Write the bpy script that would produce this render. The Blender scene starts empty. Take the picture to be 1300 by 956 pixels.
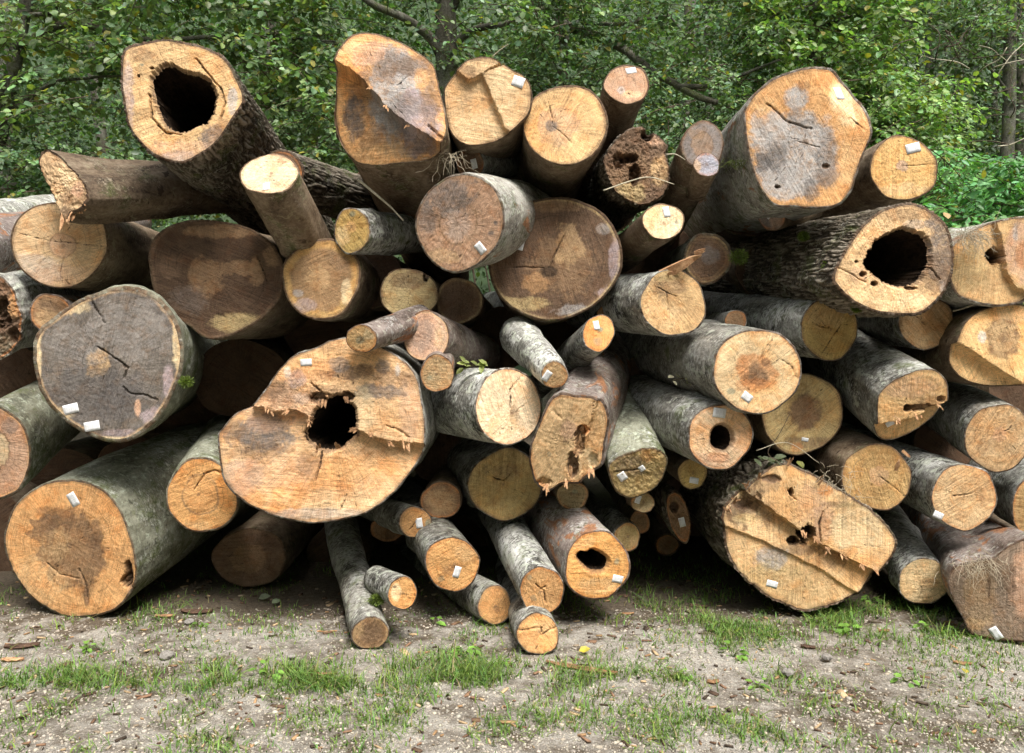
import bpy, math, random
import numpy as np
from mathutils import Vector, Matrix

# ------------------------------------------------------------------ camera, sky, sun, exposure
scene = bpy.context.scene
col = scene.collection
FPX, PX, PY, CAMH = 1050.0, 650.0, 433.0, 1.3        # focal length and principal point in photo pixels, eye height
cam_data = bpy.data.cameras.new('camera')
cam = bpy.data.objects.new('camera', cam_data)
col.objects.link(cam)
cam.location = (0, 0, CAMH)
cam.rotation_euler = (math.radians(90), 0, 0)
cam_data.sensor_width = 36.0
cam_data.lens = 36.0 * FPX / 1300.0
cam_data.shift_y = -(478.0 - PY) / 1300.0
cam_data.clip_start = 0.05
cam_data.clip_end = 500.0
scene.camera = cam

SUN_EL, SUN_AZ = math.radians(57), math.radians(160)   # azimuth clockwise from +Y (the view direction)
world = bpy.data.worlds.new('World')
scene.world = world
world.use_nodes = True
wn = world.node_tree
wn.nodes.clear()
wo = wn.nodes.new('ShaderNodeOutputWorld')
wb = wn.nodes.new('ShaderNodeBackground')
ws = wn.nodes.new('ShaderNodeTexSky')
ws.sky_type = 'NISHITA'
ws.sun_disc = False
ws.sun_elevation = SUN_EL
ws.sun_rotation = SUN_AZ
ws.air_density = 1.0
ws.dust_density = 4.0
wh = wn.nodes.new('ShaderNodeHueSaturation')
wh.inputs['Saturation'].default_value = 0.28          # milky overcast
wn.links.new(ws.outputs[0], wh.inputs['Color'])
wn.links.new(wh.outputs[0], wb.inputs['Color'])
wb.inputs['Strength'].default_value = 0.088
wn.links.new(wb.outputs[0], wo.inputs[0])

sun_data = bpy.data.lights.new('sun', 'SUN')
sun = bpy.data.objects.new('sun', sun_data)
col.objects.link(sun)
sun_data.energy = 1.5
sun_data.angle = math.radians(24)
sun_data.color = (1.0, 0.955, 0.89)
sd = Vector((math.sin(SUN_AZ) * math.cos(SUN_EL), math.cos(SUN_AZ) * math.cos(SUN_EL), math.sin(SUN_EL)))
sun.rotation_euler = sd.to_track_quat('Z', 'Y').to_euler()
sun.location = sd * 30

scene.view_settings.view_transform = 'Standard'
scene.view_settings.look = 'None'
scene.view_settings.gamma = 1.0
scene.view_settings.exposure = 1.70
scene.render.engine = 'CYCLES'
scene.cycles.use_denoising = True
scene.cycles.adaptive_threshold = 0.02
scene.cycles.max_bounces = 6
scene.cycles.diffuse_bounces = 2
scene.cycles.transmission_bounces = 4
scene.cycles.transparent_max_bounces = 8

rng = np.random.default_rng(7)
random.seed(7)

# ------------------------------------------------------------------ numeric helpers
_TBL = np.random.default_rng(1234).random(64 * 64 * 64)
def _hash(ix, iy, iz, seed):
    seed = int(seed)
    return _TBL[(((ix + seed * 17) & 63) << 12) | (((iy + seed * 29) & 63) << 6) | ((iz + seed * 11 + (seed >> 3)) & 63)]

def vnoise(p, seed=0):
    p = np.asarray(p, float)
    i = np.floor(p).astype(np.int64)
    f = p - i
    f = f * f * (3 - 2 * f)
    out = 0
    for dx in (0, 1):
        wx = f[:, 0] if dx else 1 - f[:, 0]
        for dy in (0, 1):
            wy = f[:, 1] if dy else 1 - f[:, 1]
            for dz in (0, 1):
                wz = f[:, 2] if dz else 1 - f[:, 2]
                out = out + wx * wy * wz * _hash(i[:, 0] + dx, i[:, 1] + dy, i[:, 2] + dz, seed)
    return out

_ROT = np.array(Matrix.Rotation(0.9, 3, Vector((0.5, 0.3, 0.8))))     # turn every octave so that no grid shows
def fbm(p, seed=0, octaves=4, gain=0.5):
    p = np.asarray(p, float)
    a, s, t = 1.0, 0.0, 0.0
    for k in range(octaves):
        p = p @ _ROT
        s = s + a * (vnoise(p * 2.03 ** k + 17.3 * k, seed + k) * 2 - 1)
        t += a
        a *= gain
    return s / t

def sstep(a, b, x):
    t = np.clip((x - a) / (b - a), 0, 1)
    return t * t * (3 - 2 * t)

def at(px, py, d):
    """point seen at a photo pixel, at depth d in front of the camera"""
    return Vector(((px - PX) * d / FPX, d, CAMH - (py - PY) * d / FPX))

def ground_at(px, py):
    return at(px, py, FPX * CAMH / (py - PY))

def mesh_obj(name, verts, faces, mat=None, parent=None, smooth=True, attrs=None):
    me = bpy.data.meshes.new(name)
    if isinstance(faces, np.ndarray):
        n, k = faces.shape
        me.vertices.add(len(verts))
        me.vertices.foreach_set('co', np.asarray(verts, np.float32).ravel())
        me.loops.add(n * k)
        me.loops.foreach_set('vertex_index', faces.astype(np.int32).ravel())
        me.polygons.add(n)
        me.polygons.foreach_set('loop_start', np.arange(0, n * k, k, dtype=np.int32))
        me.polygons.foreach_set('loop_total', np.full(n, k, dtype=np.int32))
    else:
        me.from_pydata([tuple(v) for v in verts], [], faces)
    if smooth and len(me.polygons):
        me.polygons.foreach_set('use_smooth', np.ones(len(me.polygons), dtype=bool))
    for nm, (kind, data) in (attrs or {}).items():
        a = me.attributes.new(nm, kind, 'POINT')
        key = {'FLOAT': 'value', 'FLOAT_VECTOR': 'vector', 'FLOAT_COLOR': 'color'}[kind]
        a.data.foreach_set(key, np.asarray(data, np.float32).ravel())
    me.update(calc_edges=True)
    if not isinstance(faces, np.ndarray): me.validate()
    o = bpy.data.objects.new(name, me)
    col.objects.link(o)
    if mat:
        me.materials.append(mat)
    if parent:
        o.parent = parent
    return o

def empty(name, matrix=None, loc=None):
    o = bpy.data.objects.new(name, None)
    o.empty_display_size = 0.1
    if matrix is not None:
        o.matrix_world = matrix
    if loc is not None:
        o.location = loc
    col.objects.link(o)
    return o

def tag(o, label=None, cat=None, group=None, kind=None):
    if label: o['label'] = label
    if cat: o['category'] = cat
    if group: o['group'] = group
    if kind: o['kind'] = kind
    return o

def tube_arrays(path, radii, n=8, seed=0, rough=0.0, cap=True):
    """tapered tube along a polyline -> verts, quad faces"""
    P = np.asarray(path, float)
    m = len(P)
    T = np.gradient(P, axis=0)
    T /= np.linalg.norm(T, axis=1)[:, None] + 1e-9
    ref = np.array([0.0, 0.0, 1.0]) if abs(T[:, 2]).mean() < 0.8 else np.array([1.0, 0.0, 0.0])
    A = np.cross(T, ref); A /= np.linalg.norm(A, axis=1)[:, None] + 1e-9
    B = np.cross(T, A)
    th = np.linspace(0, 2 * math.pi, n, endpoint=False)
    R = np.asarray(radii, float)[:, None] * np.ones((1, n))
    V = P[:, None, :] + R[:, :, None] * (np.cos(th)[None, :, None] * A[:, None, :] + np.sin(th)[None, :, None] * B[:, None, :])
    V = V.reshape(-1, 3)
    if rough:
        k = fbm(V * (0.6 / max(R.mean(), 1e-3)), seed, 3)
        C = np.repeat(P, n, axis=0)
        V = C + (V - C) * (1 + rough * k)[:, None]
    F = []
    for j in range(m - 1):
        a = j * n + np.arange(n); b = j * n + (np.arange(n) + 1) % n
        F.append(np.stack([a, b, b + n, a + n], 1))
    F = np.concatenate(F)
    if cap:
        base = len(V)
        V = np.concatenate([V, P[:1], P[-1:]])
        i = np.arange(n); j = (i + 1) % n
        F = np.concatenate([F, np.stack([np.full(n, base), j, i, np.full(n, base)], 1)[:, :4], np.stack([np.full(n, base + 1), (m - 1) * n + i, (m - 1) * n + j, np.full(n, base + 1)], 1)])
    return V, F

def fix_tris(F):
    """quads with a repeated corner become triangles"""
    return [tuple(dict.fromkeys(int(i) for i in f)) for f in F]

def curve_pts(pts, k=6):
    P = np.asarray(pts, float)
    Q = np.vstack([2 * P[0] - P[1], P, 2 * P[-1] - P[-2]])
    out = []
    for i in range(1, len(Q) - 2):
        for t in np.linspace(0, 1, k, endpoint=False):
            a, b, c, d = Q[i - 1], Q[i], Q[i + 1], Q[i + 2]
            out.append(0.5 * ((2 * b) + (-a + c) * t + (2 * a - 5 * b + 4 * c - d) * t * t + (-a + 3 * b - 3 * c + d) * t ** 3))
    out.append(P[-1])
    return np.array(out)

# ------------------------------------------------------------------ materials
class NT:
    def __init__(self, name):
        self.m = bpy.data.materials.new(name)
        self.m.use_nodes = True
        self.t = self.m.node_tree
        self.t.nodes.clear()
        self.out = self.t.nodes.new('ShaderNodeOutputMaterial')
    def n(self, typ, **kw):
        nd = self.t.nodes.new(typ)
        for k, v in kw.items():
            setattr(nd, k, v)
        return nd
    def l(self, a, b):
        self.t.links.new(a, b)
    def put(self, sock, v):
        if isinstance(v, bpy.types.NodeSocket):
            self.l(v, sock)
        else:
            sock.default_value = v
    def math(self, op, a, b=0.0, c=None, clamp=False):
        nd = self.n('ShaderNodeMath', operation=op, use_clamp=clamp)
        self.put(nd.inputs[0], a); self.put(nd.inputs[1], b)
        if c is not None: self.put(nd.inputs[2], c)
        return nd.outputs[0]
    def vmath(self, op, a, b=None, scale=None):
        nd = self.n('ShaderNodeVectorMath', operation=op)
        self.put(nd.inputs[0], a)
        if b is not None: self.put(nd.inputs[1], b)
        if scale is not None: self.put(nd.inputs['Scale'], scale)
        return nd.outputs[0]
    def noise(self, vec, scale, detail=3.0, rough=0.55, dist=0.0, out='Fac'):
        nd = self.n('ShaderNodeTexNoise')
        self.put(nd.inputs['Vector'], vec)
        nd.inputs['Scale'].default_value = scale
        nd.inputs['Detail'].default_value = detail
        nd.inputs['Roughness'].default_value = rough
        nd.inputs['Distortion'].default_value = dist
        return nd.outputs[out]
    def ramp(self, fac, stops, interp='LINEAR'):
        nd = self.n('ShaderNodeValToRGB')
        nd.color_ramp.interpolation = interp
        el = nd.color_ramp.elements
        while len(el) < len(stops): el.new(0.5)
        for e, (p, c) in zip(el, stops):
            e.position = p
            e.color = (*c, 1) if len(c) == 3 else c
        self.put(nd.inputs[0], fac)
        return nd.outputs[0]
    def rng(self, v, a, b, c=0.0, d=1.0):
        nd = self.n('ShaderNodeMapRange')
        self.put(nd.inputs[0], v)
        for i, x in zip((1, 2, 3, 4), (a, b, c, d)): nd.inputs[i].default_value = x
        return nd.outputs[0]
    def mix(self, fac, a, b, mode='MIX'):
        nd = self.n('ShaderNodeMix', data_type='RGBA', blend_type=mode)
        self.put(nd.inputs[0], fac)
        for s, v in ((nd.inputs[6], a), (nd.inputs[7], b)):
            if isinstance(v, (tuple, list)) and len(v) == 3: v = (*v, 1)
            self.put(s, v)
        return nd.outputs[2]
    def attr(self, name, out='Fac'):
        nd = self.n('ShaderNodeAttribute', attribute_name=name)
        return nd.outputs[out]
    def coords(self):
        tc = self.n('ShaderNodeTexCoord').outputs['Object']
        r = self.n('ShaderNodeObjectInfo').outputs['Random']
        off = self.math('MULTIPLY', r, 37.0)
        cb = self.n('ShaderNodeCombineXYZ')
        for i in range(3): self.l(off, cb.inputs[i])
        return tc, self.vmath('ADD', tc, cb.outputs[0]), r
    def finish(self, color, rough=0.8, bump=None, bump_dist=0.004, bump_str=1.0, spec=0.25, translucent=None):
        p = self.n('ShaderNodeBsdfPrincipled')
        self.put(p.inputs['Base Color'], color if isinstance(color, bpy.types.NodeSocket) else (*color, 1))
        self.put(p.inputs['Roughness'], rough)
        p.inputs['Specular IOR Level'].default_value = spec
        if bump is not None:
            b = self.n('ShaderNodeBump')
            b.inputs['Strength'].default_value = bump_str
            b.inputs['Distance'].default_value = bump_dist
            self.l(bump, b.inputs['Height'])
            self.l(b.outputs[0], p.inputs['Normal'])
        sh = p.outputs[0]
        if translucent:
            t = self.n('ShaderNodeBsdfTranslucent')
            self.put(t.inputs['Color'], translucent[1])
            mx = self.n('ShaderNodeMixShader')
            mx.inputs[0].default_value = translucent[0]
            self.l(sh, mx.inputs[1]); self.l(t.outputs[0], mx.inputs[2])
            sh = mx.outputs[0]
        self.l(sh, self.out.inputs['Surface'])
        return self.m

def wood_material():
    k = NT('cut_wood')
    tc, oc, rnd = k.coords()
    base = k.attr('col', 'Color')
    rr = k.attr('rr')
    pol = k.attr('pol', 'Vector')
    saw = k.attr('saw', 'Vector')
    warp = k.noise(oc, 14, 3)
    r2 = k.math('ADD', rr, k.math('MULTIPLY', k.math('SUBTRACT', warp, 0.5), 0.035))
    cb = k.n('ShaderNodeCombineXYZ'); k.l(k.math('MULTIPLY', r2, 100.0), cb.inputs[0])
    ring2 = k.noise(cb.outputs[0], 1.0, 3, 0.75)                  # uneven ring widths
    line = k.rng(ring2, 0.52, 0.60)
    rmask = k.rng(k.noise(oc, 7, 2), 0.36, 0.60)
    rays = k.noise(pol, 5.0, 5, 0.75)
    sawn = k.noise(saw, 95.0, 4, 0.75)
    sawb = k.noise(saw, 22.0, 2, 0.6)
    smask = k.rng(k.noise(oc, 5, 2), 0.36, 0.58)
    fine = k.noise(oc, 200, 3, 0.7)
    big = k.noise(oc, 9, 5, 0.65)
    v = k.math('SUBTRACT', 1.12, k.math('MULTIPLY', k.math('MULTIPLY', line, rmask), 0.36))
    v = k.math('ADD', v, k.rng(rays, 0.34, 0.66, -0.24, 0.24))
    v = k.math('ADD', v, k.math('MULTIPLY', k.rng(sawn, 0.34, 0.66, -0.30, 0.30), smask))
    v = k.math('ADD', v, k.math('MULTIPLY', k.math('SUBTRACT', sawb, 0.5), 0.45))
    v = k.math('ADD', v, k.rng(fine, 0.32, 0.68, -0.24, 0.24))
    v = k.math('ADD', v, k.rng(big, 0.32, 0.68, -0.20, 0.20))
    v = k.math('MINIMUM', k.math('MAXIMUM', v, 0.22), 1.5)
    c = k.vmath('SCALE', base, scale=v)
    # warm and grimy drifts
    c = k.mix(k.rng(k.noise(oc, 17, 5, 0.7), 0.48, 0.72, 0, 0.55), c, k.mix(1.0, c, (0.86, 0.55, 0.30), 'MULTIPLY'))
    c = k.mix(k.rng(k.noise(oc, 31, 6, 0.75, 0.8), 0.56, 0.74, 0, 0.6), c, k.mix(1.0, c, (0.60, 0.50, 0.43), 'MULTIPLY'))
    c = k.mix(k.rng(k.noise(pol, 2.2, 4, 0.7), 0.60, 0.74, 0, 0.45), c, k.mix(1.0, c, (0.62, 0.50, 0.42), 'MULTIPLY'))
    c = k.mix(k.rng(k.noise(oc, 380, 1), 0.68, 0.78, 0, 0.7), c, (0.09, 0.06, 0.04))
    crk = k.math('ADD', k.attr('crk'), k.math('MULTIPLY', k.math('SUBTRACT', k.noise(oc, 55, 3), 0.5), 4.5))
    cf = k.rng(crk, -0.3, 0.9, 0.92, 0.0)
    c = k.mix(cf, c, (0.030, 0.020, 0.014))
    h = k.math('ADD', k.math('MULTIPLY', sawn, 0.7), k.math('ADD', k.math('MULTIPLY', rays, 0.5), k.math('MULTIPLY', fine, 0.35)))
    h = k.math('SUBTRACT', h, k.math('MULTIPLY', cf, 1.2))
    return k.finish(c, 0.78, h, 0.007, 0.9, 0.2)

def bark_material(name, dark, mid, light, lichen, lichen_col, moss, streak=0.5, scale=1.0, bump=0.008, rust=0.0):
    k = NT(name)
    tc, oc, rnd = k.coords()
    wrap = k.vmath('MULTIPLY', oc, (1, 1, 0.45))
    arc = k.vmath('MULTIPLY', oc, (0.8, 0.8, 1.35))
    ringv = k.vmath('MULTIPLY', oc, (0.7, 0.7, 1.6))           # streaks around the stem
    n1 = k.noise(wrap, 9 * scale, 6, 0.68, 0.4)
    n2 = k.noise(oc, 60 * scale, 5, 0.7)
    st = k.noise(ringv, 30 * scale, 5, 0.75)
    ridge = k.attr('ridge')
    v = k.math('ADD', k.math('MULTIPLY', n1, 0.75), k.math('ADD', k.math('MULTIPLY', n2, 0.4), k.math('MULTIPLY', st, 0.55 * streak)))
    v = k.math('ADD', v, k.math('MULTIPLY', ridge, 0.20))
    mid_v = 0.575 + 0.275 * streak
    c = k.ramp(k.rng(v, mid_v - 0.17, mid_v + 0.18), [(0.05, dark), (0.45, mid), (0.95, light)])
    lm = k.noise(arc, 58 * scale, 5, 0.75, 0.3)
    lm2 = k.noise(oc, 6 * scale, 3)
    lf = k.rng(k.math('ADD', lm, k.math('MULTIPLY', k.math('SUBTRACT', lm2, 0.5), 0.75)), 0.62 - lichen * 0.2, 0.69 - lichen * 0.2)
    c = k.mix(k.math('MULTIPLY', lf, 0.9), c, lichen_col)
    bl = k.rng(k.noise(oc, 20 * scale, 6, 0.72, 0.5), 0.60 - lichen * 0.1, 0.64 - lichen * 0.1, 0, 0.75)
    c = k.mix(bl, c, k.mix(0.5, lichen_col, k.mix(1.0, lichen_col, (0.75, 0.85, 0.65), 'MULTIPLY')))
    knot = k.rng(k.noise(arc, 16 * scale, 3, 0.6, 0.3), 0.66, 0.70, 0, 0.9)
    c = k.mix(knot, c, dark)
    c = k.mix(k.rng(k.noise(arc, 45 * scale, 4, 0.75), 0.60, 0.70, 0, 0.7), c, dark)
    mud = k.rng(k.noise(wrap, 3.2 * scale, 5, 0.7, 0.5), 0.50, 0.66, 0, 0.6)
    c = k.mix(mud, c, k.mix(1.0, c, (0.48, 0.40, 0.31), 'MULTIPLY'))
    if moss:
        mf = k.rng(k.noise(oc, 6 * scale, 5, 0.7, 0.3), 0.62 - moss * 0.25, 0.74 - moss * 0.25)
        mcol = k.ramp(k.noise(oc, 120, 3), [(0.3, (0.045, 0.06, 0.015)), (0.7, (0.13, 0.15, 0.045))])
        c = k.mix(k.math('MULTIPLY', mf, 0.8), c, mcol)
    if rust:
        rf = k.rng(k.noise(wrap, 8 * scale, 4, 0.65, 0.8), 0.66 - rust * 0.2, 0.72 - rust * 0.2)
        c = k.mix(k.math('MULTIPLY', rf, 0.85), c, k.ramp(n2, [(0.3, (0.20, 0.075, 0.03)), (0.7, (0.42, 0.20, 0.09))]))
    c = k.mix(k.math('MULTIPLY', k.attr('rimf'), k.rng(k.noise(oc, 25, 3), 0.3, 0.6, 0.35, 1.0)), c, k.ramp(n2, [(0.35, (0.045, 0.026, 0.016)), (0.7, (0.16, 0.09, 0.05))]))
    hsv = k.n('ShaderNodeHueSaturation')
    k.l(k.rng(rnd, 0, 1, 0.8, 1.25), hsv.inputs['Value'])
    k.l(c, hsv.inputs['Color'])
    return k.finish(hsv.outputs[0], 0.82, k.math('ADD', v, k.math('MULTIPLY', lf, 0.3)), bump, 1.0, 0.2)

MAT = {}
MAT['wood'] = wood_material()
MAT['beech'] = bark_material('bark_beech', (0.045, 0.043, 0.037), (0.20, 0.193, 0.168), (0.44, 0.43, 0.395), 0.46, (0.60, 0.60, 0.56), 0.27, 0.9)
MAT['lichen'] = bark_material('bark_lichen', (0.035, 0.034, 0.03), (0.18, 0.175, 0.152), (0.42, 0.415, 0.385), 0.62, (0.66, 0.66, 0.62), 0.13, 0.7)
MAT['green'] = bark_material('bark_green', (0.07, 0.071, 0.052), (0.20, 0.202, 0.150), (0.34, 0.345, 0.27), 0.34, (0.50, 0.51, 0.45), 0.42, 0.4)
MAT['rough'] = bark_material('bark_rough', (0.04, 0.032, 0.023), (0.13, 0.108, 0.080), (0.29, 0.255, 0.205), 0.10, (0.36, 0.34, 0.29), 0.30, 0.1, 1.0, 0.012)
MAT['brown'] = bark_material('bark_brown', (0.05, 0.033, 0.022), (0.16, 0.115, 0.075), (0.30, 0.235, 0.165), 0.16, (0.34, 0.28, 0.2), 0.2, 0.3)
MAT['pink'] = bark_material('bark_torn', (0.07, 0.052, 0.042), (0.20, 0.16, 0.14), (0.36, 0.31, 0.28), 0.32, (0.48, 0.45, 0.42), 0.1, 0.6, rust=0.45)
MAT['white'] = bark_material('bark_white', (0.10, 0.09, 0.075), (0.32, 0.30, 0.26), (0.55, 0.53, 0.48), 0.42, (0.66, 0.66, 0.60), 0.42, 0.5, rust=0.30)

def simple(name, c1, c2, scale, rough=0.85, bump=0.004, spec=0.2, c3=None):
    k = NT(name)
    tc, oc, r = k.coords()
    f = k.noise(oc, scale, 5, 0.65, 0.3)
    stops = [(0.3, c1), (0.68, c2)] + ([(0.8, c3)] if c3 else [])
    return k.finish(k.ramp(f, stops), rough, k.noise(oc, scale * 3, 4, 0.7), bump, 1.0, spec)

MAT['hollow'] = simple('rotten_hollow', (0.012, 0.008, 0.006), (0.075, 0.046, 0.027), 28, 0.95, 0.012)
MAT['moss'] = simple('moss', (0.05, 0.075, 0.012), (0.16, 0.20, 0.04), 160, 0.95, 0.01)
MAT['splinter'] = simple('torn_wood', (0.30, 0.13, 0.06), (0.62, 0.40, 0.22), 60, 0.8, 0.004)
MAT['straw'] = simple('dry_straw', (0.26, 0.21, 0.14), (0.50, 0.44, 0.33), 30, 0.85, 0.002)
MAT['twig'] = simple('twig_bark', (0.045, 0.033, 0.022), (0.13, 0.10, 0.07), 40, 0.85, 0.003)
MAT['palestem'] = simple('pale_stem', (0.40, 0.36, 0.26), (0.62, 0.57, 0.43), 30, 0.7, 0.002)
MAT['chip'] = simple('wood_chip', (0.16, 0.085, 0.045), (0.40, 0.23, 0.12), 45, 0.85, 0.004)
MAT['barkchip'] = simple('bark_chip', (0.045, 0.028, 0.02), (0.15, 0.09, 0.06), 45, 0.9, 0.005)

def tag_material():
    k = NT('paper_tag')
    uv = k.attr('uvw', 'Vector')
    sp = k.n('ShaderNodeSeparateXYZ'); k.l(uv, sp.inputs[0])
    x, y = sp.outputs[0], sp.outputs[1]
    bars = k.math('GREATER_THAN', k.noise(k.vmath('MULTIPLY', uv, (1, 0.0, 0)), 34, 1, 0.3), 0.5)
    inx = k.math('LESS_THAN', k.math('ABSOLUTE', k.math('SUBTRACT', x, 0.5)), 0.40)
    iny = k.math('LESS_THAN', k.math('ABSOLUTE', k.math('SUBTRACT', y, 0.56)), 0.27)
    m = k.math('MULTIPLY', bars, k.math('MULTIPLY', inx, iny))
    txt = k.math('MULTIPLY', k.math('GREATER_THAN', k.noise(k.vmath('MULTIPLY', uv, (1, 0.4, 0)), 34, 2, 0.6), 0.5),
                 k.math('MULTIPLY', inx, k.math('LESS_THAN', k.math('ABSOLUTE', k.math('SUBTRACT', y, 0.17)), 0.07)))
    m = k.math('MAXIMUM', m, txt)
    tc, oc, r = k.coords()
    paper = k.ramp(k.noise(oc, 60, 3), [(0.3, (0.66, 0.66, 0.65)), (0.7, (0.82, 0.83, 0.84))])
    c = k.mix(k.math('MULTIPLY', m, 0.40), paper, (0.10, 0.12, 0.17))
    return k.finish(c, 0.5, None, spec=0.4)
MAT['tag'] = tag_material()

def leaf_material(name, bright=1.0, trans=0.32, rough=0.45, spec=0.45):
    k = NT(name)
    c = k.attr('col', 'Color')
    tc, oc, r = k.coords()
    c = k.mix(0.5, c, k.mix(1.0, c, k.ramp(k.noise(oc, 30, 2), [(0.35, (0.55, 0.6, 0.5)), (0.65, (1.4, 1.35, 1.2))]), 'MULTIPLY'))
    t = k.mix(1.0, c, (1.3, 1.5, 0.5), 'MULTIPLY')
    return k.finish(c, rough, None, spec=spec, translucent=(trans, t))
MAT['leaf'] = leaf_material('leaf')
MAT['grass'] = leaf_material('grass_blade', trans=0.25, rough=0.55, spec=0.3)
# ------------------------------------------------------------------ log builder
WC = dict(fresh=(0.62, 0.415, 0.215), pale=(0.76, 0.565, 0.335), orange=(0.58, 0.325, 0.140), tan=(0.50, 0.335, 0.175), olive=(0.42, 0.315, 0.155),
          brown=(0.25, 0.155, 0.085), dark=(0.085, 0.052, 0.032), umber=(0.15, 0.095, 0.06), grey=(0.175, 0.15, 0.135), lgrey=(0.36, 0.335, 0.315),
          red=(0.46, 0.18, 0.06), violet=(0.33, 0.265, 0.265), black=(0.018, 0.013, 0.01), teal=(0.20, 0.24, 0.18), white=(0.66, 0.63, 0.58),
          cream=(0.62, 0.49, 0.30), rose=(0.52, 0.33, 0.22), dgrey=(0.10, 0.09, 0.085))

def C(c):
    return np.array(WC[c] if isinstance(c, str) else c)

def polar(poly, c, N):
    """closed outline in pixels -> radius for N angles about c"""
    P = np.asarray(poly, float)
    n = len(P)
    D = []
    for i in range(n):
        a, b, c2, d = P[i - 1], P[i], P[(i + 1) % n], P[(i + 2) % n]
        for t in np.linspace(0, 1, 10, endpoint=False):
            D.append(0.5 * ((2 * b) + (-a + c2) * t + (2 * a - 5 * b + 4 * c2 - d) * t * t + (-a + 3 * b - 3 * c2 + d) * t ** 3))
    D = np.array(D) - np.asarray(c)
    th = np.arctan2(D[:, 1], D[:, 0])
    r = np.hypot(D[:, 0], D[:, 1])
    o = np.argsort(th)
    th, r = th[o], r[o]
    th = np.concatenate([th - 2 * math.pi, th, th + 2 * math.pi])
    r = np.concatenate([r, r, r])
    T = np.linspace(-math.pi, math.pi, N, endpoint=False)
    return T, np.interp(T, th, r)

def seg_dist(P, line):
    """distance to a polyline and side sign (positive = right of the direction of travel on screen)"""
    best = np.full(len(P), 1e9); side = np.zeros(len(P))
    L = np.asarray(line, float)
    for i in range(len(L) - 1):
        a, b = L[i], L[i + 1]
        ab = b - a
        t = ((P - a) @ ab) / (ab @ ab)
        lo = -1e9 if i == 0 else 0.0
        hi = 1e9 if i == len(L) - 2 else 1.0
        t = np.clip(t, lo, hi)
        q = a + t[:, None] * ab
        dd = np.hypot(*(P - q).T)
        s = ab[0] * (P[:, 1] - a[1]) - ab[1] * (P[:, 0] - a[0])
        m = dd < best
        best[m] = dd[m]; side[m] = np.sign(s[m])
    return best, side

def seg_dist_clamped(P, line):
    best = np.full(len(P), 1e9)
    L = np.asarray(line, float)
    for i in range(len(L) - 1):
        a, b = L[i], L[i + 1]
        ab = b - a
        t = np.clip(((P - a) @ ab) / (ab @ ab), 0, 1)
        best = np.minimum(best, np.hypot(*(P - (a + t[:, None] * ab)).T))
    return best

CAMO = np.array([0, 0, CAMH])
LOGS = {}

def worley(p, seed):
    i0 = np.floor(p).astype(np.int64)
    d1 = np.full(len(p), 9.0); d2 = np.full(len(p), 9.0); cid = np.zeros(len(p))
    for dx in (-1, 0, 1):
        for dy in (-1, 0, 1):
            for dz in (-1, 0, 1):
                c = i0 + np.array([dx, dy, dz])
                j = np.stack([_hash(c[:, 0], c[:, 1], c[:, 2], seed + k) for k in range(3)], 1)
                dd = np.sqrt((((c + j) - p) ** 2).sum(1))
                m = dd < d1
                d2 = np.where(m, d1, np.minimum(d2, dd))
                cid = np.where(m, j[:, 0], cid)
                d1 = np.where(m, dd, d1)
    return d2 - d1, cid

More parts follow.
